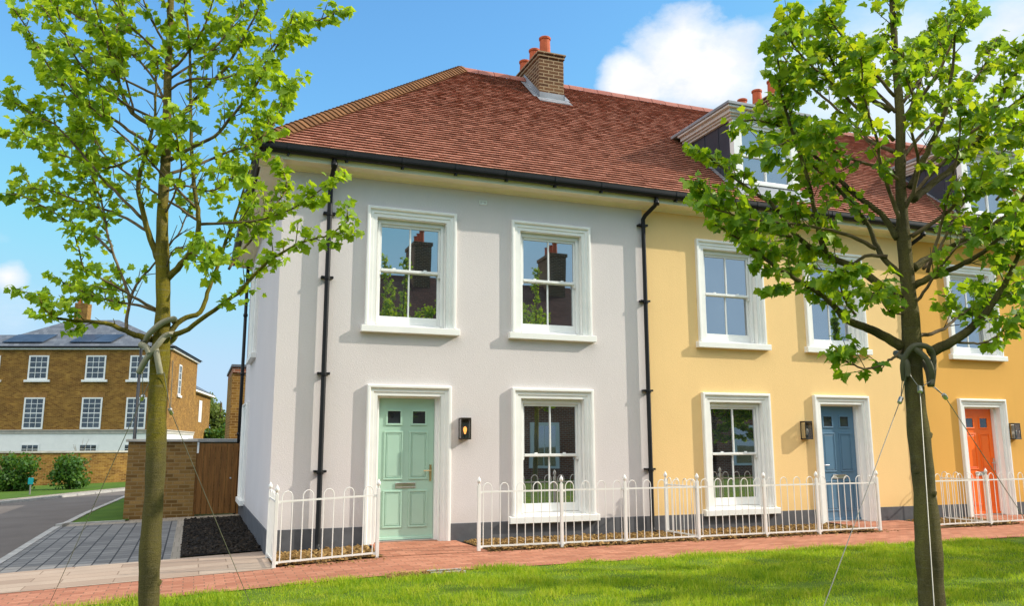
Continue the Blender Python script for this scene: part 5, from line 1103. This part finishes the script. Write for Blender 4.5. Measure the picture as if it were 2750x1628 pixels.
guy('thin cable from the left maple slanting down to the left', None, tuple(ca+rv*-.13+hv*.05+zv*-.32), (-2.62,-2.2), [at(ca,-.11,-.03,-.12),at(ca,-.05,.05,-.10)])
guy('thin cable from the left maple slanting down to the right', None, at(ca,.085,.04,-.42), (-.79,-3.3), [at(ca,.06,-.06,-.15),at(ca,.07,.06,-.05)])
guy('thin cable from the right maple slanting down to the left', None, (3.095,-7.446,1.655), (1.63,-7.89), [at(cb,-.085,-.05,-.12),at(cb,-.06,.06,-.14)])
guy('thin cable from the right maple running straight down before its trunk', None, (3.118,-7.59,1.72), (2.02,-8.55), [at(cb,-.075,-.09,-.12),at(cb,.06,-.09,-.16)])
guy('thin cable from the right maple slanting down to the right', None, (3.374,-7.554,1.676), (6.94,-5.7), [at(cb,.07,-.06,-.17),at(cb,.09,.04,-.15)])

# ------------------------------------------------------------------ lawn blades
def grass():
    rg = np.random.default_rng(5)
    N = 250000
    x = np.concatenate([rg.uniform(-3.2,9.6,N), rg.uniform(-6,14,45000)]); y = np.concatenate([-2.40-(6.7-2.40)*rg.beta(1.05,1.25,N), rg.uniform(-9,-2.44,45000)])
    ge = -2.42+.03*np.sin(x*1.7)+.02*np.sin(x*4.1+1)
    cl = np.array([mnoise.noise(Vector((a*2.2,b*2.2,3))) for a,b in zip(x[::1],y[::1])])
    cl2 = np.array([mnoise.noise(Vector((a*.8,b*.8,9))) for a,b in zip(x,y)])
    keep = (y < ge+.05*rg.random(len(x))) & (rg.random(len(x)) < .72+.9*cl)
    # worn patch by the drain
    keep &= ~(((x-1.05)/.55)**2+((y+2.66)/.13)**2 < rg.uniform(.5,1.1,len(x)))
    x,y,cl,cl2 = x[keep],y[keep],cl[keep],cl2[keep]; n = len(x)
    z = np.array([G(a,b) for a,b in zip(x,y)])-.006+.0
    h = np.clip(rg.gamma(4,.0072,n)*(1+1.1*cl+.6*cl2),.008,.10); w = rg.uniform(.0020,.0040,n)
    an = rg.uniform(0,2*PI,n); le = rg.uniform(.1,1.0,n)*h; la = an+rg.normal(0,1.0,n)+PI/2
    c,s = np.cos(an),np.sin(an); lx,ly = np.cos(la)*le,np.sin(la)*le
    V = np.empty((n,5,3))
    V[:,0] = np.stack([x-c*w,y-s*w,z],1); V[:,1] = np.stack([x+c*w,y+s*w,z],1)
    V[:,2] = np.stack([x+c*w*.75+lx*.35,y+s*w*.75+ly*.35,z+h*.6],1); V[:,3] = np.stack([x-c*w*.75+lx*.35,y-s*w*.75+ly*.35,z+h*.6],1)
    V[:,4] = np.stack([x+lx,y+ly,z+h*.98],1)
    base = np.arange(n)[:,None]*5
    loops = (base+np.array([0,1,2,3,3,2,4])[None,:]).ravel()
    st = (np.arange(n)[:,None]*7+np.array([0,4])[None,:]).ravel(); tt = np.tile([4,3],n)
    me = raw_mesh('grass', V.reshape(-1,3), loops, st, tt, M['blade'])
    o = bpy.data.objects.new('grass', me); COL.objects.link(o); tag(o, 'sunlit uneven mown grass of the green in front of the houses', 'grass'); o['kind'] = 'stuff'
grass()
t = thing('drain_cover', 'small grey metal drain cover in a worn patch of the lawn', 'drain cover', (1.32,-2.62,G(1.32,-2.62)))
d = MB(); g = G(1.32,-2.62); d.box(1.14,1.5,-2.70,-2.56,g-.03,g+.02); part('cover', d, M['drain'], t, bevel=.006)
d = MB(); ring(d, 0,0,0,0,0,0,0); d.v=[];d.f=[]; d.box(1.12,1.52,-2.725,-2.705,g-.03,g+.026); d.box(1.12,1.52,-2.555,-2.535,g-.03,g+.026); part('frame', d, M['kerb'], t, bevel=.004)
chips('worn_patch', [(.62,1.5,-2.76,-2.56)], 420, .03, M['chips'], 'dry straw coloured worn patch in the lawn edge', 'worn grass', up=.01)

# ------------------------------------------------------------------ camera, sun, sky
cd = bpy.data.cameras.new('camera'); co = bpy.data.objects.new('camera', cd); COL.objects.link(co)
cd.sensor_fit = 'HORIZONTAL'; cd.sensor_width = 36; cd.lens = 36*2194.05/2750; cd.clip_start = .05; cd.clip_end = 3000
yaw,pit,rol = math.radians(-21.079),math.radians(9.8704),math.radians(-.147)
fw = Vector((-math.sin(yaw)*math.cos(pit),math.cos(yaw)*math.cos(pit),math.sin(pit))); rr = Vector((math.cos(yaw),math.sin(yaw),0)); uu = rr.cross(fw)
R2 = rr*math.cos(rol)+uu*math.sin(rol); U2 = -rr*math.sin(rol)+uu*math.cos(rol)
co.matrix_world = Matrix(((R2.x,U2.x,-fw.x,CX),(R2.y,U2.y,-fw.y,CY),(R2.z,U2.z,-fw.z,1.353),(0,0,0,1)))
scene.camera = co

SAZ, SEL = math.radians(17.5), math.radians(29.5)       # sun: angle in front of the terrace line (from +x toward the viewer), height
sv = Vector((math.cos(SAZ)*math.cos(SEL), -math.sin(SAZ)*math.cos(SEL), math.sin(SEL)))
sd = bpy.data.lights.new('sun','SUN'); sd.energy = SUN_E; sd.angle = math.radians(.53); sd.color = (1,.93,.80)
so = bpy.data.objects.new('sun', sd); COL.objects.link(so); so.rotation_euler = sv.to_track_quat('Z','Y').to_euler(); so.location = sv*60

wd = bpy.data.worlds.new('World'); scene.world = wd; wd.use_nodes = True; nt = wd.node_tree; nt.nodes.clear()
N_ = nt.nodes.new; Lk = nt.links.new
sky = N_('ShaderNodeTexSky'); sky.sky_type = 'NISHITA'; sky.sun_disc = False; sky.sun_elevation = SEL
sky.sun_rotation = math.atan2(sv.x, sv.y); sky.altitude = 50; sky.air_density = 1.0; sky.dust_density = .5; sky.ozone_density = 2.0
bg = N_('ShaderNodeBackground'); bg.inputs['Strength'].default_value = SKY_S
out = N_('ShaderNodeOutputWorld'); Lk(bg.outputs[0], out.inputs[0])
tc = N_('ShaderNodeTexCoord'); vec = tc.outputs['Generated']
def wm(op, a, b=0.0, cl=False):
    m = N_('ShaderNodeMath'); m.operation = op; m.use_clamp = cl
    for s,v in ((m.inputs[0],a),(m.inputs[1],b)):
        if isinstance(v, bpy.types.NodeSocket): Lk(v,s)
        else: s.default_value = v
    return m.outputs[0]
def wn(scale, detail, rough, off=(0,0,0), stretch=(1,1,1)):
    mp = N_('ShaderNodeMapping'); mp.inputs['Location'].default_value = off; mp.inputs['Scale'].default_value = stretch; Lk(vec, mp.inputs['Vector'])
    n = N_('ShaderNodeTexNoise'); n.inputs['Scale'].default_value = scale; n.inputs['Detail'].default_value = detail; n.inputs['Roughness'].default_value = rough
    Lk(mp.outputs[0], n.inputs['Vector']); return n.outputs['Fac']
def blob(d, r, gain):
    v = Vector(d).normalized(); dp = N_('ShaderNodeVectorMath'); dp.operation = 'DISTANCE'; Lk(vec, dp.inputs[0]); dp.inputs[1].default_value = v
    return wm('MULTIPLY', wm('SUBTRACT', 1.0, wm('DIVIDE', dp.outputs['Value'], r), True), gain)
def addall(l):
    r = l[0]
    for q in l[1:]: r = wm('MAXIMUM', r, q)
    return r
field = addall([blob(*b) for b in CLOUDS])
nz = wn(5.0, 9, .58, (3.1,1.7,.4), (1,1,1.6))
dens = wm('ADD', wm('MULTIPLY', nz, 1.0), field)
def wramp(f, st):
    r = N_('ShaderNodeValToRGB'); e = r.color_ramp.elements
    while len(e)<len(st): e.new(.5)
    for el,(p,c) in zip(e,st): el.position = p; el.color = (*c,1)
    Lk(f, r.inputs[0]); return r.outputs[0]
mask = wramp(wm('SUBTRACT', dens, 0.0), [(.78,(0,0,0)),(.86,(.55,)*3),(1.0,(1,)*3)])
thin = wramp(wm('ADD', wm('MULTIPLY', wn(3.2, 7, .62, (1.3,.2,5), (1,1,2.4)), .8), addall([blob(*b) for b in HAZE])), [(.70,(0,0,0)),(1.15,(.80,)*3)])
shade = wn(7.0, 6, .6, (3.15,1.75,.46), (1,1,1.8))
ccol = wramp(wm('ADD', wm('MULTIPLY', shade, .8), wm('MULTIPLY', dens, .35)), [(.45,tuple(CLOUD_B*v for v in (.66,.72,.84))),(.80,tuple(CLOUD_B*v for v in (1,1,1)))])
def wmix(f, a, b, mode='MIX'):
    m = N_('ShaderNodeMix'); m.data_type = 'RGBA'; m.blend_type = mode
    for s,v in ((m.inputs[0],f),(m.inputs[6],a),(m.inputs[7],b)):
        if isinstance(v, bpy.types.NodeSocket): Lk(v,s)
        else: s.default_value = v if isinstance(v,(int,float)) else (*v,1)
    return m.outputs[2]
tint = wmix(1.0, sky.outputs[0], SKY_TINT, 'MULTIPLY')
sp_ = N_('ShaderNodeSeparateColor'); Lk(tint, sp_.inputs[0]); cb_ = N_('ShaderNodeCombineColor')
for i_,(mx_,ds_) in enumerate(((3.6,1.5),(5.05,1.6),(6.5,1.6))):      # hold the bright band near the horizon to a pale blue
    q_ = N_('ShaderNodeMath'); q_.operation = 'SMOOTH_MIN'; Lk(sp_.outputs[i_], q_.inputs[0]); q_.inputs[1].default_value = mx_; q_.inputs[2].default_value = ds_; Lk(q_.outputs[0], cb_.inputs[i_])
c1 = wmix(thin, cb_.outputs[0], tuple(CLOUD_B*v for v in (.86,.92,1.0)))
c2 = wmix(mask, c1, ccol)
fill_cloud = wramp(wm('ADD', wm('MULTIPLY', wn(2.6, 7, .6, (7,2,1)), .7), addall([blob(*b) for b in FILL_CLOUDS])), [(.75,(0,0,0)),(1.05,(1,)*3)])  # added unseen cloud cover that brightens the ambient light on the facades
c2 = wmix(fill_cloud, c2, (FILL_B,FILL_B*.97,FILL_B*.92))
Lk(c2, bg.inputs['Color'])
scene.view_settings.view_transform = 'Standard'; scene.view_settings.look = 'None'; scene.view_settings.exposure = 0; scene.view_settings.gamma = 1
cy = scene.cycles
cy.max_bounces = 8; cy.diffuse_bounces = 3; cy.glossy_bounces = 3; cy.transmission_bounces = 4; cy.transparent_max_bounces = 8; cy.sample_clamp_indirect = 6; cy.use_denoising = True
